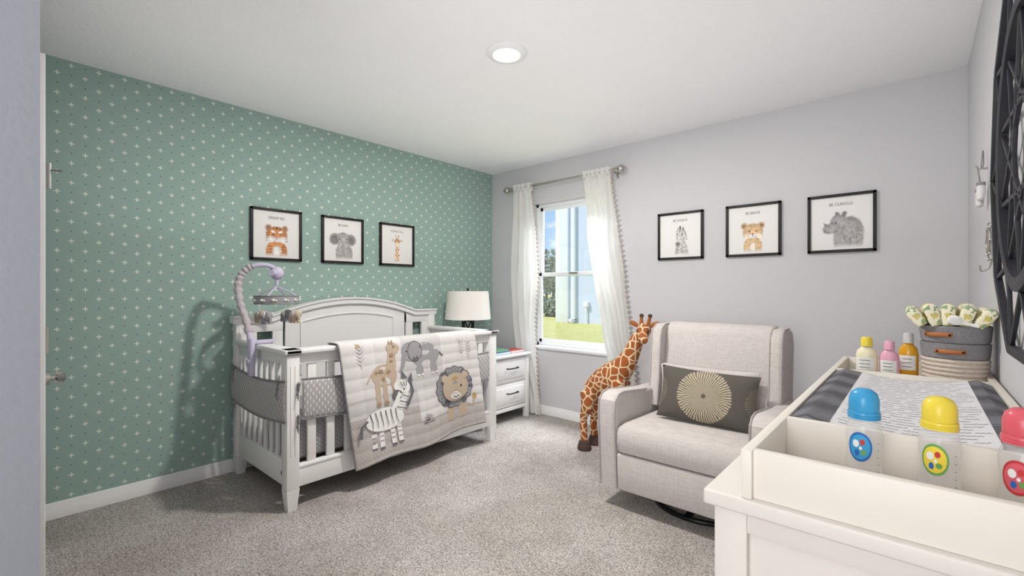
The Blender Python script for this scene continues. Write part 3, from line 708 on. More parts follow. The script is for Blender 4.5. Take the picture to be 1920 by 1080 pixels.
for k, (t0, mk) in enumerate(((-.9, 'grey'), (-2.5, 'tan'), (.7, 'tan'), (2.3, 'grey'))):
    p = rc+Vector((R_*.9*math.cos(t0), R_*.9*math.sin(t0), -.105)); mk2 = {'grey': 'white', 'tan': 'qcream'}[mk]
    m = MB(mk); m.ell(p, (.046, .030, .030)); m.ell(p+Vector((.045, -.005, .014)), (.027, .025, .025))
    for dx in (-.024, .024):
        for dy in (-.012, .012): m.tube([p+Vector((dx, dy, -.01)), p+Vector((dx*1.2, dy, -.042))], .011, 8)
    m.tube([p+Vector((.066, -.005, .01)), p+Vector((.078, -.005, -.012))], .007, 6)
    m.use(mk2); m.ell(p+Vector((.04, -.028, .016)), (.016, .006, .018)); m.ell(p+Vector((.04, .018, .016)), (.016, .006, .018)); m.ell(p+Vector((0, 0, .014)), (.026, .029, .019))
    m.use('ink'); m.ell(p+Vector((.064, -.018, .02)), (.003, .003, .003), seg=6)
    o = m.build('hanging_plush', MO)
    m = MB('white'); m.tube([p+Vector((0, 0, .02)), p+Vector((0, 0, .085))], .0016, 5); m.build('string', o)

# ---------------------------------------------------------------- nightstand
NS = thing('nightstand', 'white two drawer nightstand between the crib and the window', 'nightstand', (-3.1, 3.115, 0))
nx0, nx1, ny0, ny1 = -3.40, -2.81, 2.80, 3.43
m = MB('crib'); m.box(nx0, nx1-.02, ny0+.03, ny1-.03, .10, .595, .003); m.box(nx1-.03, nx1-.008, ny0+.03, ny1-.03, .10, .135, .003); m.build('body', NS)
m = MB('crib'); m.box(nx0-.01, nx1+.018, ny0-.018, ny1+.018, .595, .62, .006, 3); m.build('top', NS)
for x in (nx0+.02, nx1-.022):
    for y in (ny0+.022, ny1-.022): m = MB('crib'); m.box(x-.024, x+.022, y-.022, y+.022, 0, .596, .003); m.build('leg', NS)
for z0, z1 in ((.145, .35), (.372, .578)):
    m = MB('crib'); m.box(nx1-.02, nx1-.004, ny0+.05, ny1-.05, z0, z1, .004); m.box(nx1-.006, nx1+.002, ny0+.085, ny1-.085, z0+.03, z1-.03, .003); o = m.build('drawer', NS)
    zc = (z0+z1)/2+.02; yc_ = (ny0+ny1)/2+.06
    m = MB('darkmetal'); m.tube([(nx1, yc_-.07, zc), (nx1+.028, yc_-.068, zc), (nx1+.032, yc_-.05, zc), (nx1+.032, yc_+.05, zc), (nx1+.028, yc_+.068, zc), (nx1, yc_+.07, zc)], .0055, 8); m.build('handle', o)
for i, (mk, lb, z, dx, sx, sy) in enumerate((('bluebook', 'blue picture book lying at the bottom of the small nightstand stack', .6205, 0, .09, .10), ('redbook', 'red covered book lying beside the blue one on the nightstand', .6205, 1, .055, .085), ('greenbook', 'thin green book on top of the nightstand stack', .6485, 0, .08, .085))):
    cx, cy = (-2.93, 3.10) if dx == 0 else (-2.905, 3.31); h_ = .026 if i < 2 else .014
    r = thing('book', lb, 'book', (cx, cy, z), 'books on the white nightstand')
    m = MB(mk); m.box(cx-sx, cx+sx, cy-sy, cy+sy, z, z+.003, .001); m.box(cx-sx, cx+sx, cy-sy, cy+sy, z+h_-.003, z+h_, .001); m.box(cx-sx, cx-sx+.003, cy-sy, cy+sy, z, z+h_); m.build('cover', r)
    m = MB('pprint'); m.box(cx-sx+.003, cx+sx-.004, cy-sy+.003, cy+sy-.003, z+.003, z+h_-.003); m.build('pages', r)
# lamp
lx, ly = -3.155, 2.945
LP = thing('table_lamp', 'table lamp with white drum shade and black wire base on the nightstand', 'lamp', (lx, ly, .62))
m = MB('shade'); m.lathe([(.215, .945), (.192, 1.205), (.189, 1.205), (.212, .945), (.215, .945)], (lx, ly, 0), 44); m.build('lamp_shade', LP)
m = MB('darkmetal')
for k in range(4):
    t0, t1 = PI/2*k+.3, PI/2*(k+1)+.3
    for (ra, za, rb, zb, ta, tb) in ((.10, .628, .06, .93, t0, t1), (.10, .628, .06, .93, t1, t0), (.10, .628, .10, .628, t0, t1), (.06, .93, .06, .93, t0, t1), (.068, .78, .068, .78, t0+PI/4, t1+PI/4)):
        m.tube([(lx+ra*math.cos(ta), ly+ra*math.sin(ta), za), (lx+rb*math.cos(tb), ly+rb*math.sin(tb), zb)], .006, 6)
m.tube([(lx, ly, .625), (lx, ly, .632)], .09, 24); m.build('wire_base', LP)
m = MB('darkmetal'); m.tube([(lx, ly, .92), (lx, ly, 1.0)], .014, 12); m.tube([(lx, ly, 1.0), (lx, ly, 1.215)], .004, 8); m.ell((lx, ly, 1.222), (.011, .011, .012), seg=10)
for k in range(3): m.tube([(lx, ly, 1.195), (lx+.19*math.cos(2.1*k), ly+.19*math.sin(2.1*k), 1.195)], .002, 5)
m.build('harp_and_finial', LP)
m = MB('white'); m.ell((lx, ly, 1.06), (.03, .03, .05)); m.build('bulb', LP)

# ---------------------------------------------------------------- curtains
RD = thing('curtain_rod', 'brushed nickel curtain rod with ball finials above the window', 'curtain rod', (-2.5, 3.5, 2.24))
xa, xb, zr, yr = wx(957, 3.5), wx(1155, 3.5), 2.24, 3.5
m = MB('metal'); m.tube([(xa, yr, zr), (xb, yr, zr)], .0125, 14); m.build('rod', RD)
for x, s_ in ((xa, -1), (xb, 1)):
    m = MB('metal'); m.ell((x+.045*s_, yr, zr), (.034, .034, .034)); m.tube([(x, yr, zr), (x+.02*s_, yr, zr)], .02, 14); m.tube([(x+.078*s_, yr, zr), (x+.09*s_, yr, zr)], .012, 10); m.build('finial', RD)
    m = MB('metal'); xx = x-.02*s_; m.tube([(xx, yr, zr-.02), (xx, YW-.004, zr-.02)], .008, 10); m.box(xx-.015, xx+.015, YW-.006, YW, zr-.06, zr+.02, .003); m.tube([(xx-.008, yr, zr), (xx+.008, yr, zr)], .018, 14); m.build('bracket', RD)
m = MB('rope'); m.ell((0, 0, 0), (.0105, .0105, .0105), seg=10); _pm = bmesh.new; pom_me = bpy.data.meshes.new('pompom'); m.bm.to_mesh(pom_me); m.bm.free(); pom_me.materials.append(M['rope'])
def curtain(ctl, label, side, nf):
    yb = 3.488
    K = [(wz((l+r)/2, py, yb), wx(l, yb), wx(r, yb)) for py, l, r in ctl]
    K[0] = (2.275,)+K[0][1:]; K[-1] = (.015,)+K[-1][1:]
    def ed(z):
        for (z0, l0, r0), (z1, l1, r1) in zip(K, K[1:]):
            if z <= z0 and z >= z1:
                t = (z0-z)/(z0-z1); t = t*t*(3-2*t)*.5+t*.5; return l0+(l1-l0)*t, r0+(r1-r0)*t
        return K[-1][1:]
    def f(u, v):
        z = K[0][0]+(K[-1][0]-K[0][0])*v; l, r = ed(z)
        amp = .010+.014*min(1, v*3)
        y = yb+amp*math.sin(2*PI*nf*u+1.4*math.sin(v*4))+.005*math.sin(29*u+7*v)+.004*math.sin(51*u+11*v)
        if z > 2.2: y = yr-.016-.006*math.sin(2*PI*nf*u)
        return Vector((l+(r-l)*u+.006*math.sin(v*14+u*9), y, z))
    root = thing('curtain', label, 'curtain', (f(.5, 1).x, yb, .0), 'sheer white curtains on the rod')
    m = MB('sheer'); m.grid(90, 80, f); m.build('panel', root)
    m = MB('sheer'); m.grid(30, 8, lambda u, v: Vector((f(u, 0).x, yr+.018+.004*math.sin(2*PI*nf*u), 2.275-.08*v))); m.build('rod_pocket', root)
    for i in range(52):
        p = f(1.0, .02+i*.0188)+Vector((.009, -.008, 0)); o = bpy.data.objects.new('pompom', pom_me); C.objects.link(o); o.parent = root; o.location = p-ORG[root.name]
curtain([(345, 962, 995), (440, 958, 1004), (520, 955, 1006), (600, 958, 1001), (660, 966, 1004), (776, 984, 1015)], 'sheer white curtain hanging behind the nightstand, left of the window', 0, 4)
curtain([(315, 1092, 1143), (440, 1100, 1158), (520, 1111, 1167), (620, 1127, 1179), (700, 1143, 1189), (800, 1153, 1198)], 'sheer white curtain hanging behind the plush giraffe, right of the window', 1, 6)

# ---------------------------------------------------------------- armchair
AC = thing('armchair', 'greige linen wingback glider chair facing the room beside the plush giraffe', 'armchair', (-.91, 2.7, 0))
ax0, ax1 = -1.365, -.465; bx0, bx1 = -1.283, -.54; aw = .114
armp = [(2.30, .115), (2.285, .35), (2.275, .52), (2.285, .60), (2.32, .632), (2.38, .642), (2.5, .628), (2.68, .610), (2.95, .60), (3.05, .58), (3.05, .115)]
for x0, x1 in ((ax0, ax0+aw), (ax1-aw, ax1)):
    m = MB('linen'); m.prism(armp, 'x', x0, x1, .028, 5); o = m.build('armrest', AC)
    for xx in (x0+.006, x1-.006):
        m = MB('welt'); m.tube([(xx, p[0]+.002, p[1]-.002) for p in armp[:8]], .004, 6); m.build('welt', o)
wp = [(2.74, .50), (2.775, .66), (2.79, .82), (2.80, .93), (2.82, .975), (2.87, 1.0), (3.0, 1.0), (3.08, .98), (3.12, .9), (3.08, .5), (2.9, .45)]
for x0, x1 in ((bx0, bx0+.068), (bx1-.068, bx1)):
    m = MB('linen'); m.prism(wp, 'x', x0, x1, .022, 5); o = m.build('wing', AC)
    for xx in (x0+.005, x1-.005):
        m = MB('welt'); m.tube([(xx, p[0]+.003, p[1]-.002) for p in wp[:7]], .004, 6); m.build('welt', o)
bk = [(2.80, .44), (2.815, .62), (2.86, .82), (2.88, .95), (2.90, .99), (2.94, 1.012), (3.03, 1.01), (3.10, .97), (3.12, .8), (3.08, .4)]
m = MB('linen'); m.prism(bk, 'x', bx0+.062, bx1-.062, .024, 5); m.build('backrest', AC)
m = MB('linen'); m.prism([(2.285, .325), (2.27, .37), (2.27, .43), (2.29, .462), (2.35, .475), (2.84, .46), (2.84, .32)], 'x', ax0+aw+.002, ax1-aw-.002, .028, 5); m.build('seat_cushion', AC)
m = MB('linen'); m.prism([(2.295, .11), (2.285, .2), (2.283, .315), (2.33, .315), (2.33, .11)], 'x', ax0+aw+.003, ax1-aw-.003, .012, 3); m.build('footrest_panel', AC)
m = MB('linen'); m.box(ax0+.05, ax1-.05, 2.33, 3.07, .10, .33, .01); m.build('body', AC)
m = MB('darkmetal'); cxy = (-.91, 2.70)
m.tube([(cxy[0]+.28*math.cos(2*PI*i/40), cxy[1]+.28*math.sin(2*PI*i/40), .014) for i in range(40)], .013, 8, closed=True)
for k in range(4): m.box(-.28, .28, -.015, .015, .018, .03, mx=Matrix.Translation((*cxy, 0)) @ Matrix.Rotation(PI/4*k, 4, 'Z'))
m.tube([(*cxy, .02), (*cxy, .11)], .05, 18); m.box(cxy[0]-.2, cxy[0]+.2, cxy[1]-.2, cxy[1]+.2, .088, .102, .003); m.build('swivel_base', AC)
def place(o, loc, rx, rz=0, ry=0): o.location = loc; o.rotation_euler = (rx, ry, rz)
m = MB('linen'); m.pillow(.56, .28, .09); o = m.build('pillow')
for v in o.data.vertices: v.co.z -= .14
place(o, (-.93, 2.765, .625), -.12)
tag(o, 'plain greige lumbar pillow tucked behind the dark patterned pillow', 'pillow')
m = MB('sun'); m.pillow(.53, .30, .12); o = m.build('pillow'); 
for v in o.data.vertices: v.co.z -= .150
place(o, (-.885, 2.64, .618), -.28, .05, .03)
tag(o, 'dark taupe lumbar pillow with cream sunburst print on the armchair seat', 'pillow')

# ---------------------------------------------------------------- giraffe
GP = thing('plush_giraffe', 'tall brown spotted plush giraffe standing between the curtain and armchair', 'toy', (-1.85, 3.08, 0))
gy = 3.08
def gx(px, yp=gy): return wx(px, yp)
def gz(px, py, yp=gy): return wz(px, py, yp)
m = MB('giraffe')
def limb(pts, rs): m.tube(cr(pts, 5), [rs[min(len(rs)-1, int(i/5))]+(rs[min(len(rs)-1, int(i/5)+1)]-rs[min(len(rs)-1, int(i/5))])*((i % 5)/5) for i in range((len(pts)-1)*5+1)], 14)
def gp(px, py, dy=0): return (gx(px, gy+dy), gy+dy, gz(px, py, gy+dy))
# trunk, neck
limb([gp(1112, 734), gp(1127, 720), gp(1150, 704), gp(1167, 690), gp(1181, 668), gp(1191, 645), gp(1201, 628)], [.07, .103, .108, .088, .064, .053, .048])
m.ell(gp(1116, 728), (.085, .095, .10)); m.ell(gp(1142, 712), (.12, .10, .10), (0, -.5, 0))
HL = ((1095, -.085), (1114, .075)); FL = ((1158, -.07), (1168, .07))
for px, dy in HL:
    limb([gp((1110+px)/2+1, 735, dy*.6), gp(px+6, 762, dy), gp(px-1, 786, dy), (gx(px+1, gy+dy), gy+dy, .05)], [.068, .047, .030, .028])
for px, dy in FL:
    limb([gp(px, 715, dy*.7), gp(px+2, 760, dy), gp(px, 790, dy), (gx(px, gy+dy), gy+dy, .05)], [.06, .04, .029, .027])
# head
hd = Vector(gp(1207, 620)); m.ell(hd, (.052, .052, .058), (0, .3, 0)); mz = hd+Vector((.038, -.088, -.06))
m.tube([hd+Vector((0, -.01, -.005)), hd+Vector((.018, -.045, -.035)), mz], [.047, .039, .032], 14); m.ell(mz, (.034, .031, .028))
o = m.build('body', GP); r_ = o.modifiers.new('r', 'REMESH'); r_.mode = 'VOXEL'; r_.voxel_size = .009; r_.use_smooth_shade = True
sm = o.modifiers.new('s', 'SMOOTH'); sm.iterations = 6
for px, dy in HL+FL:
    m = MB('hoof'); xx, yy = gx(px, gy+dy), gy+dy
    m.lathe([(0, 0), (.042, 0), (.046, .012), (.041, .04), (.034, .068), (0, .072)], (xx+.010, yy-.01, 0), 18, 1.2, 1.1); m.build('hoof', GP)
for s_ in (-1, 1):
    m = MB('horn'); p = hd+Vector((.026*s_+.008, .0, .045)); m.tube([p, p+Vector((.006*s_+.006, 0, .052))], [.014, .011], 10); m.use('hoof'); m.ell(p+Vector((.006*s_+.008, 0, .062)), (.016, .016, .015), seg=10); m.build('horn', GP)
    m = MB('horn'); p = hd+Vector((.056*s_, .008, .034)); m.ell(p+Vector((.022*s_, 0, .012)), (.04, .01, .018), (0, -.45*s_, 0)); m.build('ear', GP)
    m = MB('ink'); m.ell(hd+Vector((.014+.040*s_, -.044, .0)), (.009, .009, .011), seg=10); m.build('eye', GP)
    m = MB('ink'); m.ell(mz+Vector((.012*s_, -.030, .006)), (.004, .003, .003), seg=8); m.build('nostril', GP)
m = MB('brown')
for q0, q1 in ((gp(1158, 684), gp(1176, 655)), (gp(1176, 655), gp(1190, 628))):
    for k in range(5):
        p = Vector(q0).lerp(Vector(q1), k/5)+Vector((-.018, .03, .0)); m.ell(p, (.018, .016, .03), (0, .6, 0), seg=8)
m.build('mane', GP)
m = MB('brown'); t0 = Vector(gp(1098, 722)); m.tube([t0+Vector((.01, .02, .02)), t0+Vector((-.02, .03, -.03)), t0+Vector((-.02, .03, -.13))], [.012, .009, .007], 8); m.ell(t0+Vector((-.02, .03, -.16)), (.016, .016, .035), seg=8); m.build('tail', GP)

# ---------------------------------------------------------------- dresser
ZD = .825
DR = thing('dresser', 'long warm white changing dresser along the right wall in the foreground', 'dresser', (-.045, 1.71, 0))
dx0, dx1, dy0, dy1 = -.305, .203, .957, 2.60
m = MB('cream'); m.box(dx0+.015, dx1, dy0+.018, dy1-.018, .08, ZD-.03, .002)
for x in (dx0, dx1-.06): m.box(x, x+.06, dy0, dy0+.03, .0, ZD-.03, .003); m.box(x, x+.06, dy1-.03, dy1, 0, ZD-.03, .003)
m.box(dx0+.05, dx1-.05, dy0+.004, dy0+.03, ZD-.075, ZD-.03, .003); m.box(dx0+.05, dx1-.05, dy0+.004, dy0+.03, .08, .16, .003); m.build('body', DR)
m = MB('cream'); m.box(-.320, .206, .936, 2.62, ZD-.03, ZD, .005, 3); m.build('top', DR)
for i in range(2):
    for j in range(3):
        ya = dy0+.06+i*.765; za = .10+j*.228
        m = MB('cream'); m.box(dx0-.004, dx0+.018, ya, ya+.745, za, za+.212, .004); o = m.build('drawer', DR)
        for q in (.2, .55): m = MB('metal'); m.tube([(dx0-.004, ya+q, za+.11), (dx0-.018, ya+q, za+.11), (dx0-.026, ya+q, za+.11), (dx0-.032, ya+q, za+.11)], [.006, .006, .015, .01], 12); m.build('knob', o)
TR = thing('changing_tray', 'white divided changing tray sitting on top of the dresser', 'tray', (-.026, 1.72, ZD))
tx0, tx1, ty0, ty1, tz = -.252, .200, .952, 2.575, .916; tw = .019; ZF = ZD+.007
m = MB('cream2'); m.box(tx0+.005, tx1-.005, ty0+.005, ty1-.005, ZD+.0005, ZF); m.build('tray_floor', TR)
for nm, q in (('side_board', (tx0, tx0+tw, ty0-.010, ty1)), ('side_board', (tx1-tw, tx1, ty0-.010, ty1)), ('end_board', (tx0+tw, tx1-tw, ty0, ty0+tw)), ('end_board', (tx0+tw, tx1-tw, ty1-tw, ty1)), ('divider', (tx0+tw, tx1-tw, 1.250, 1.250+tw)), ('divider', (tx0+tw, tx1-tw, 2.15, 2.15+tw))):
    m = MB('cream2'); m.box(q[0], q[1], q[2], q[3], ZD+.0003, tz, .0015); m.build(nm, TR)
# pad
px0, px1, py0, py1 = tx0+tw+.002, tx1-tw-.002, 1.272, 2.146
PD = thing('changing_pad', 'contoured changing pad with script print and charcoal ribbed sides', 'changing pad', ((px0+px1)/2, (py0+py1)/2, ZF))
def padz(x):
    s_ = (x-(px0+px1)/2)/((px1-px0)/2); return .900+.032*abs(s_)**1.8-(.022*max(0, abs(s_)-.85)/.15)
sL, sR = px0+.078, px1-.055
def padpart(name, xa_, xb_, mk, wav):
    m = MB(mk)
    def f(u, v):
        x = xa_+(xb_-xa_)*u; y = py0+(py1-py0)*v; e = min(v, 1-v)*(py1-py0); z = padz(x)-.02*max(0, 1-e/.02)**2
        return Vector((x, y, z+wav*math.sin(v*2*PI*50)))
    m.grid(14, 200 if wav else 40, f)
    for v in (0, 1): m.grid(14, 1, lambda u, w_: Vector((xa_+(xb_-xa_)*u, py0+(py1-py0)*v, ZF+(f(u, v).z-ZF)*w_)))
    for u in (0, 1): m.grid(1, 40, lambda w_, v_: Vector((xa_+(xb_-xa_)*u, py0+(py1-py0)*v_, ZF+(f(u, v_).z-ZF)*w_)))
    return m.build(name, PD)
padpart('center_cover', sL, sR, 'padw', 0); padpart('side_cover', px0, sL, 'minky', .0009); padpart('side_cover', sR, px1, 'minky', .0009)
m = MB('ink'); rnd = random.Random(3); nl = 30
for k in range(nl):
    y0_ = py0+.035+k*(py1-py0-.06)/(nl-1); x = sL+.01+rnd.random()*.02
    while x < sR-.03:
        wl = rnd.uniform(.02, .055); n_ = int(wl/.0012); pts = []; am = rnd.uniform(.6, 1)
        ph = rnd.random()*6
        for i in range(n_+1):
            s_ = i/n_; xx = x+wl*s_+.0012*math.sin(i*.9+ph); hh = .0038*am*(1+(1.4 if math.sin(i*.31+ph) > .75 else 0))
            pts.append((min(xx, sR-.004), y0_+hh*math.sin(i*.9+ph+1.5)))
        for (a_, b_) in zip(pts, pts[1:]):
            w_ = .0012; V = [m.bm.verts.new((p[0]+ox, p[1]+oy, padz(p[0])+.0008)) for p, ox, oy in ((a_, 0, -w_), (b_, 0, -w_), (b_, 0, w_), (a_, 0, w_))]
            m.bm.faces.new(V)
        x += wl+rnd.uniform(.006, .012)
m.build('script_print', PD)

# baby bottles
def baby_bottle(x, y, cap, ring, fill, label, q=.84, hq=1.1):
    z0 = ZF; r = thing('baby_bottle', label, 'baby bottle', (x, y, z0), 'baby bottles in the front tray compartment')
    L = lambda pr, k=hq: [(a*q, b*k) for a, b in pr]
    m = MB('milk'); m.lathe(L([(0, .002), (.028, .0), (.034, .006), (.036, .03), (.033, .045), (.033, .062), (.036, .078), (.036, .092), (.030, .106), (.024, .112)], 1.17), (x, y, z0), 32); m.build('body', r)
    m = MB(cap); m.lathe(L([(.0225, .116), (.0325, .117), (.0325, .119), (.031, .120), (.0325, .121), (.0325, .123), (.031, .124), (.0325, .125), (.032, .129), (.030, .130)]), (x, y, z0), 32); m.build('collar', r)
    m = MB(cap); m.lathe(L([(.0295, .130), (.0305, .134), (.0300, .152), (.026, .163), (.015, .170), (0, .171)]), (x, y, z0), 32); m.build('cap', r)
    a0 = math.atan2(-y, -x)
    def decal(mk, k_, oo, dang, dz, asp=1):
        m = MB(mk)
        def f(u, v):
            t = 2*PI*u; rr = v*k_; da = -.66*rr*math.cos(t)-.22+dang; R0 = .0366*q+oo; return Vector((x+R0*math.cos(a0+da), y+R0*math.sin(a0+da), z0+.076+dz+.029*rr*asp*math.sin(t)))
        m.grid(24, 3, f); m.build('printed_graphic', r)
    decal(ring, 1, 0, 0, 0); decal(fill, .84, .0004, 0, 0)
    for mk, k_, da_, dz_, ap in (('lab', .26, -.2, .006, 1), ('dred', .2, .14, .010, 1), ('dgreen', .22, .2, -.010, .8), ('dblue', .18, -.14, -.012, 1.2), ('lab', .12, .05, -.002, 1)): decal(mk, k_, .0009, da_, dz_, ap)
    m = MB('textink')
    for k in range(5): zz = z0+.03+k*.014; m.tube([(x+.0366*q*math.cos(a0+.75), y+.0366*q*math.sin(a0+.75), zz), (x+.0366*q*math.cos(a0+.85), y+.0366*q*math.sin(a0+.85), zz)], .0006, 4)
    m.build('volume_marks', r)
baby_bottle(-.081, 1.168, 'cblue', 'dblue', 'cblue', 'milky baby bottle with blue cap in the tray front compartment')
baby_bottle(.031, 1.172, 'cyel', 'dgreen', 'cyel', 'milky baby bottle with yellow cap in the tray front compartment')
baby_bottle(.134, 1.150, 'cred', 'dred', 'cred', 'milky baby bottle with red cap at the right end of the tray compartment')
# lotions
def lotion(x, y, h, mk, cap, rx, label, clear=False):
    rx *= .84
    z0 = ZF; r = thing('lotion_bottle', label, 'bottle', (x, y, z0), 'toiletry bottles at the far end of the tray')
    m = MB(mk); m.lathe([(0, .001), (rx*.9, 0), (rx, .006), (rx, h*.62), (rx*.9, h*.72), (rx*.5, h*.80), (rx*.42, h*.82)], (x, y, z0), 30, 1, .68); m.build('body', r)
    m = MB(cap); m.lathe([(rx*.5, h*.815), (rx*.55, h*.82), (rx*.52, h*.97), (rx*.42, h), (0, h)], (x, y, z0), 24); m.build('cap', r)
    m = MB('lab'); m.grid(16, 4, lambda u, v: Vector((x+rx*1.02*math.cos(-PI*.85+PI*.6*u), y+rx*.70*math.sin(-PI*.85+PI*.6*u), z0+h*(.34+.26*v)))); m.build('label_sticker', r)
    m = MB('textink')
    for k in range(3): m.tube([(x+rx*1.03*math.cos(t), y+rx*.71*math.sin(t), z0+h*(.40+.07*k)) for t in [-PI*.7+PI*.3*i/6 for i in range(7)]], .0012, 4)
    m.build('label_print', r)
lotion(-.152, 2.32, .198, 'lcream', 'cyel', .042, 'cream lotion bottle with a yellow cap, leftmost toiletry bottle')
lotion(-.082, 2.32, .188, 'lpink', 'lpink', .037, 'pink lotion bottle between the yellow capped and amber bottles')
lotion(-.026, 2.38, .218, 'amber', 'clearcap', .036, 'amber baby oil bottle with clear cap beside the grey baskets')
# baskets
bx, by = .103, 2.34
def basket(z0, z1, r0, r1, mk, label, ha=None, rope=False):
    r = thing('basket', label, 'basket', (bx, by, z0), 'round baskets stacked on the tray')
    m = MB(mk)
    if rope:
        n_ = 9; h_ = (z1-z0)/n_
        prof = [(0, z0)]
        for k in range(n_):
            rr = r0+(r1-r0)*k/n_
            prof += [(rr-.002, z0+h_*k), (rr+.002, z0+h_*(k+.5)), (rr-.002, z0+h_*(k+1)-.0005)]
        prof += [(r1-.01, z1), (r1-.012, z0+.01), (0, z0+.01)]
    else: prof = [(0, z0), (r0-.004, z0), (r0, z0+.004), (r1, z1-.003), (r1-.004, z1), (r1-.008, z1-.003), (r0-.007, z0+.008), (0, z0+.008)]
    m.lathe(prof, (bx, by, 0), 40, 1, 1.1); m.build('body', r)
    if ha is not None:
        rm = (r0+r1)/2+.003; zc = (z0+z1)/2
        m = MB('leather')
        pts = [(bx+(rm+.006*math.sin(PI*i/12))*math.cos(ha-.42+.84*i/12), by+1.1*(rm+.006*math.sin(PI*i/12))*math.sin(ha-.42+.84*i/12), zc) for i in range(13)]
        for (a_, b_) in zip(pts, pts[1:]):
            V = [m.bm.verts.new((q[0], q[1], q[2]+s_)) for q, s_ in ((a_, -.008), (b_, -.008), (b_, .008), (a_, .008))]; m.bm.faces.new(V)
        bmesh.ops.remove_doubles(m.bm, verts=m.bm.verts[:], dist=1e-5)
        o = m.build('handle', r); sd = o.modifiers.new('s', 'SOLIDIFY'); sd.thickness = .003; sd.offset = 1
        for p in (pts[1], pts[-2]): m = MB('darkmetal'); m.ell((p[0], p[1]-.004, p[2]), (.004, .004, .004), seg=8); m.build('rivet', o)
basket(ZF, .972, .086, .094, 'rope', 'cream woven rope basket at the bottom of the basket stack', None, True)
basket(.9725, 1.028, .092, .096, 'felt', 'grey felt basket with tan handle resting on the rope basket', -1.75)
basket(1.0285, 1.090, .094, .099, 'felt', 'grey felt basket with tan handle holding patterned diapers on top', -2.1)
for row in range(2):
    for i in range(5):
        xx = bx-.018+(i-2)*.034; yy = by-.052+.098*row
        m = MB('diaper'); hh = .080-.002*(i-2)**2+.004*math.sin(i*1.7+row*2); w_ = .0195
        prof = []
        for k in range(17):
            t = PI*k/16; prof.append((w_*math.cos(t), hh-w_+w_*math.sin(t)))
        prof = [(w_*.7, .0), (w_*1.0, .02)]+prof+[(-w_*1.0, .02), (-w_*.7, .0)]
        m.prism(prof, 'y', -.047, .047, .009, 4)
        o = m.build('diaper'); o.location = (xx, yy, 1.0900); o.rotation_euler = (0, .30*(i-2), .10*math.sin(i*2+row))
        tag(o, 'patterned green and yellow folded diaper heaped on the grey basket', 'diaper', 'folded diapers on the top basket')
BR = thing('hairbrush', 'small white baby hairbrush leaning on the diapers in the basket', 'brush', (bx-.005, by-.11, 1.09))
m = MB('white'); m.ell((bx-.005, by-.118, 1.113), (.02, .007, .017), (0, .4, 0)); m.tube([(bx+.01, by-.118, 1.106), (bx+.055, by-.118, 1.093)], [.007, .005], 8); m.build('brush_body', BR)
m = MB('clearcap')
for i in range(-3, 4):
    for j in range(-2, 3): m.tube([(bx-.005+i*.005, by-.120, 1.113+j*.005), (bx-.005+i*.005, by-.132, 1.113+j*.005)], .0008, 4)
m.build('bristles', BR)

# ---------------------------------------------------------------- right wall things
MR = thing('wall_decor', 'large round charcoal wall decor with open lattice rim on the right wall', 'wall decor', (XR, 1.66, 1.05))
cy, cz, R1, R2 = 1.68, 1.58, .55, .36
def bar(m, p, q, w, x0, x1):
    dy, dz = q[0]-p[0], q[1]-p[1]; l = math.hypot(dy, dz); mx = Matrix.Translation((0, (p[0]+q[0])/2, (p[1]+q[1])/2)) @ Matrix.Rotation(math.atan2(dz, dy), 4, 'X')
    m.box(x0, x1, -l/2, l/2, -w/2, w/2, .003, mx=mx)
m = MB('lattice'); nn = 10
O_ = [(cy+R1*math.cos(2*PI*i/nn), cz+R1*math.sin(2*PI*i/nn)) for i in range(nn)]
for i in range(nn): bar(m, O_[i], O_[(i+1) % nn], .024, XR-.026, XR-.008)
m.build('outer_frame', MR)
m = MB('lattice')
I_ = [(cy+R2*math.cos(2*PI*(i+.5)/nn), cz+R2*math.sin(2*PI*(i+.5)/nn)) for i in range(nn)]
for i in range(nn): bar(m, O_[i], I_[i], .014, XR-.022, XR-.012); bar(m, O_[i], I_[i-1], .014, XR-.022, XR-.012)
m.build('lattice_bars', MR)
m = MB('lattice'); Mx = Matrix.Translation((XR-.002, cy, cz)) @ Matrix.Rotation(-PI/2, 4, 'Y')
m.lathe([(R2-.03, .004), (R2-.03, .026), (R2-.015, .030), (R2+.006, .026), (R2+.006, .004)], (0, 0, 0), 60, mx=Mx); m.build('inner_ring', MR)
m = MB('lattice')
for i in range(nn):
    A_ = I_[i]; bar(m, A_, I_[(i+4) % nn], .014, XR-.022, XR-.012)
m.build('inner_lattice', MR)
HB = thing('hanging_booties', 'pale knitted baby booties hanging by a cord on the right wall', 'baby shoes', (XR-.03, 2.6, 1.5))
m = MB('metal'); m.tube([(XR-.001, 2.6, 1.70), (XR-.03, 2.6, 1.70), (XR-.035, 2.6, 1.715)], .004, 8); m.build('hook', HB)
m = MB('piping'); m.tube(cr([(XR-.02, 2.585, 1.62), (XR-.03, 2.6, 1.71), (XR-.02, 2.615, 1.62)]), .002, 6); m.tube(cr([(XR-.02, 2.6, 1.70), (XR-.012, 2.64, 1.78), (XR-.012, 2.62, 1.72), (XR-.02, 2.6, 1.70)]), .002, 6); m.build('cord', HB)
for s_, z in ((-1, 1.61), (1, 1.59)):
    m = MB('qcream'); m.tube([(XR-.022, 2.6+.022*s_, z+.03), (XR-.022, 2.6+.022*s_, z-.01), (XR-.024, 2.6+.022*s_-.006, z-.025)], [.012, .013, .011], 12); m.ell((XR-.024, 2.588+.022*s_, z-.03), (.012, .026, .012)); m.use('piping'); m.tube([(XR-.022, 2.6+.022*s_, z+.02), (XR-.022, 2.6+.022*s_, z+.032)], .0135, 12); m.build('bootie', HB)
WH = thing('wall_ornament', 'small pale ring ornament with spokes on the wall above the basket', 'wall ornament', (XR-.01, 2.45, 1.33))
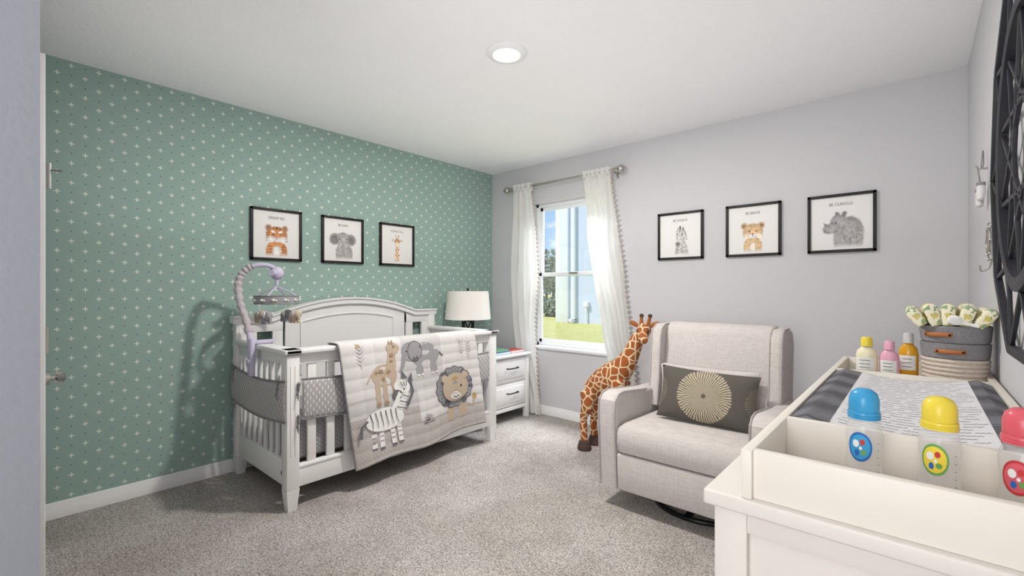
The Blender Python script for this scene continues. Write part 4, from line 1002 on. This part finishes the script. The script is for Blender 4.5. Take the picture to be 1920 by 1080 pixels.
m = MB('metal'); Cx = Vector((XR-.012, 2.45, 1.40)); m.tube([Cx+Vector((0, .05*math.cos(2*PI*i/24), .05*math.sin(2*PI*i/24))) for i in range(24)], .004, 8, closed=True)
for k in range(8):
    t = PI/4*k; m.tube([Cx, Cx+Vector((0, .066*math.cos(t), .066*math.sin(t)))], .0025, 6); m.ell(Cx+Vector((0, .068*math.cos(t), .068*math.sin(t))), (.005, .005, .005), seg=8)
m.build('ring', WH)
m = MB('metal'); m.tube(cr([(XR-.003, 2.45, 1.335), (XR-.010, 2.45, 1.30), (XR-.03, 2.45, 1.29), (XR-.034, 2.45, 1.31)]), .003, 8); m.build('hook', WH)

# ---------------------------------------------------------------- outside
m = MB('grass'); m.grid(1, 1, lambda u, v: Vector((-80+160*u, 4.2+90*v, -.1))); o = m.build('lawn'); tag(o, 'sunlit green lawn outside the window', 'lawn', kind='stuff')
HO = thing('neighbor_house', 'pale blue stucco neighbouring house seen through the window', 'house', (-5, 18, -.1))
m = MB('stucco'); m.box(-10.9, 2, 15.2, 24, -.1, 6.5); m.build('wall', HO)
m = MB('vinyl'); m.box(-11.0, -10.4, 15.1, 15.22, -.1, 6.4, .01); m.build('corner_board', HO)
m = MB('vinyl'); m.box(-10.2, -10.05, 15.05, 15.2, .0, 6.4, .02); m.box(-10.2, -10.05, 14.85, 15.2, -.05, .08, .02); m.build('downspout', HO)
m = MB('vinyl'); m.box(-11.6, 2.5, 14.6, 24.5, 6.4, 6.6, .02); m.build('eave', HO)
m = MB('vinyl'); m.tube([(-9.55, 15.12, -.1), (-9.55, 15.12, .7)], .035, 8); m.box(-9.65, -9.45, 15.05, 15.2, .55, .75, .02); m.build('utility_pipe', HO)
def leaves(m, c, R, n, sz, rn):
    for i in range(n):
        d_ = Vector((rn.gauss(0, 1), rn.gauss(0, 1), rn.gauss(0, 1))).normalized()*rn.random()**.4
        p = Vector((c[0]+d_.x*R[0], c[1]+d_.y*R[1], c[2]+d_.z*R[2])); a_ = Vector((rn.gauss(0, 1), rn.gauss(0, 1), rn.gauss(0, 1))).normalized()*sz; b_ = a_.orthogonal().normalized()*sz*.6
        m.bm.faces.new([m.bm.verts.new(p+q) for q in (-a_, b_, a_, -b_)])
rn = random.Random(5)
for (x, y, h, r, lb) in ((-16.2, 22.0, 3.8, 1.1, 'leafy green tree standing left of the neighbouring house'), (-20.5, 27.0, 3.4, 1.6, 'rounder distant tree behind the curtain edge outside')):
    TT = thing('tree', lb, 'tree', (x, y, -.1), 'trees beyond the lawn')
    m = MB('leaf'); leaves(m, (x, y, h*.62), (r, r, h*.36), 900, .12, rn); m.build('crown', TT)
    m = MB('bark'); m.tube([(x, y, -.1), (x+.05, y, h*.4), (x, y, h*.7)], [.11, .08, .04], 8); m.build('trunk', TT)
for (x, y, lb) in ((-13.3, 18.3, 'low shrub at the corner of the neighbouring house'), (-19.2, 24.2, 'low shrub left of the leafy tree outside the window')):
    SB = thing('shrub', lb, 'shrub', (x, y, -.1), 'shrubs beyond the lawn')
    m = MB('leaf'); leaves(m, (x, y, .35), (1.0, .7, .5), 900, .11, rn); m.build('foliage', SB)
    m = MB('bark'); m.tube([(x, y, -.1), (x, y, .5)], [.05, .02], 6); m.build('stem', SB)

# ---------------------------------------------------------------- world, lights
W = bpy.data.worlds.new('World'); bpy.context.scene.world = W; W.use_nodes = True; nt = W.node_tree
bg = nt.nodes['Background']; tc = nt.nodes.new('ShaderNodeTexCoord'); sp = nt.nodes.new('ShaderNodeSeparateXYZ'); nt.links.new(tc.outputs['Generated'], sp.inputs[0])
cz_ = mixc(nt, mth(nt, 'MULTIPLY', mth(nt, 'MAXIMUM', sp.outputs[2], 0), 2.2), lin((180, 210, 238)), lin((118, 170, 226)))
mp = nt.nodes.new('ShaderNodeMapping'); mp.inputs['Scale'].default_value = (1, 1, 2.6); nt.links.new(tc.outputs['Generated'], mp.inputs[0])
cl_ = noiset(nt, mp.outputs[0], 6, 6, .6); cf = mth(nt, 'MULTIPLY', mth(nt, 'SUBTRACT', cl_, .5), 7); cf.node.use_clamp = True
nt.links.new(mixc(nt, cf, cz_, lin((250, 250, 252))), bg.inputs[0]); bg.inputs[1].default_value = 1.25
def lamp(typ, loc, d_, power, **k):
    l = bpy.data.lights.new('lamp', typ); l.energy = power
    for a_, v in k.items(): setattr(l, a_, v)
    o = bpy.data.objects.new(typ.lower()+'_light', l); C.objects.link(o); o.location = loc; o.rotation_euler = Vector(d_).to_track_quat('-Z', 'Y').to_euler(); return o
lamp('SUN', (0, 0, 10), (.35, .5, -.8), 3.2, angle=.02, color=(1, .97, .92))
lamp('AREA', (-1.615, 1.784, ZC-.018), (0, 0, -1), 40, shape='DISK', size=.14, color=(1, .955, .90))
lamp('AREA', (-1.6, 1.75, 1.5), (0, 0, 1), 11, shape='RECTANGLE', size=3.2, size_y=3.0, color=(1, .985, .985))      # added soft uplight with no real fixture, brightens the ceiling
lamp('AREA', (-.25, -1.2, 1.4), (-.6, 1, .15), 46, shape='RECTANGLE', size=1.0, size_y=1.2, color=(1, .99, .99))      # added fill lamp, unseen in the hall behind the doorway
lamp('AREA', (-2.3, 4.7, 3.3), (.25, -1, -.85), 250, shape='RECTANGLE', size=1.6, size_y=1.2, color=(.95, .98, 1))      # daylight through the window

cam = bpy.data.cameras.new('camera'); co = bpy.data.objects.new('camera', cam); C.objects.link(co)
co.location = (0, 0, H); co.rotation_euler = (PI/2, 0, math.atan2(-FX, FY))
cam.sensor_width = 36; cam.lens = F/1920*36; cam.shift_y = 3/1920; cam.clip_start = .02
bpy.context.scene.camera = co
bpy.context.scene.view_settings.view_transform = 'Standard'
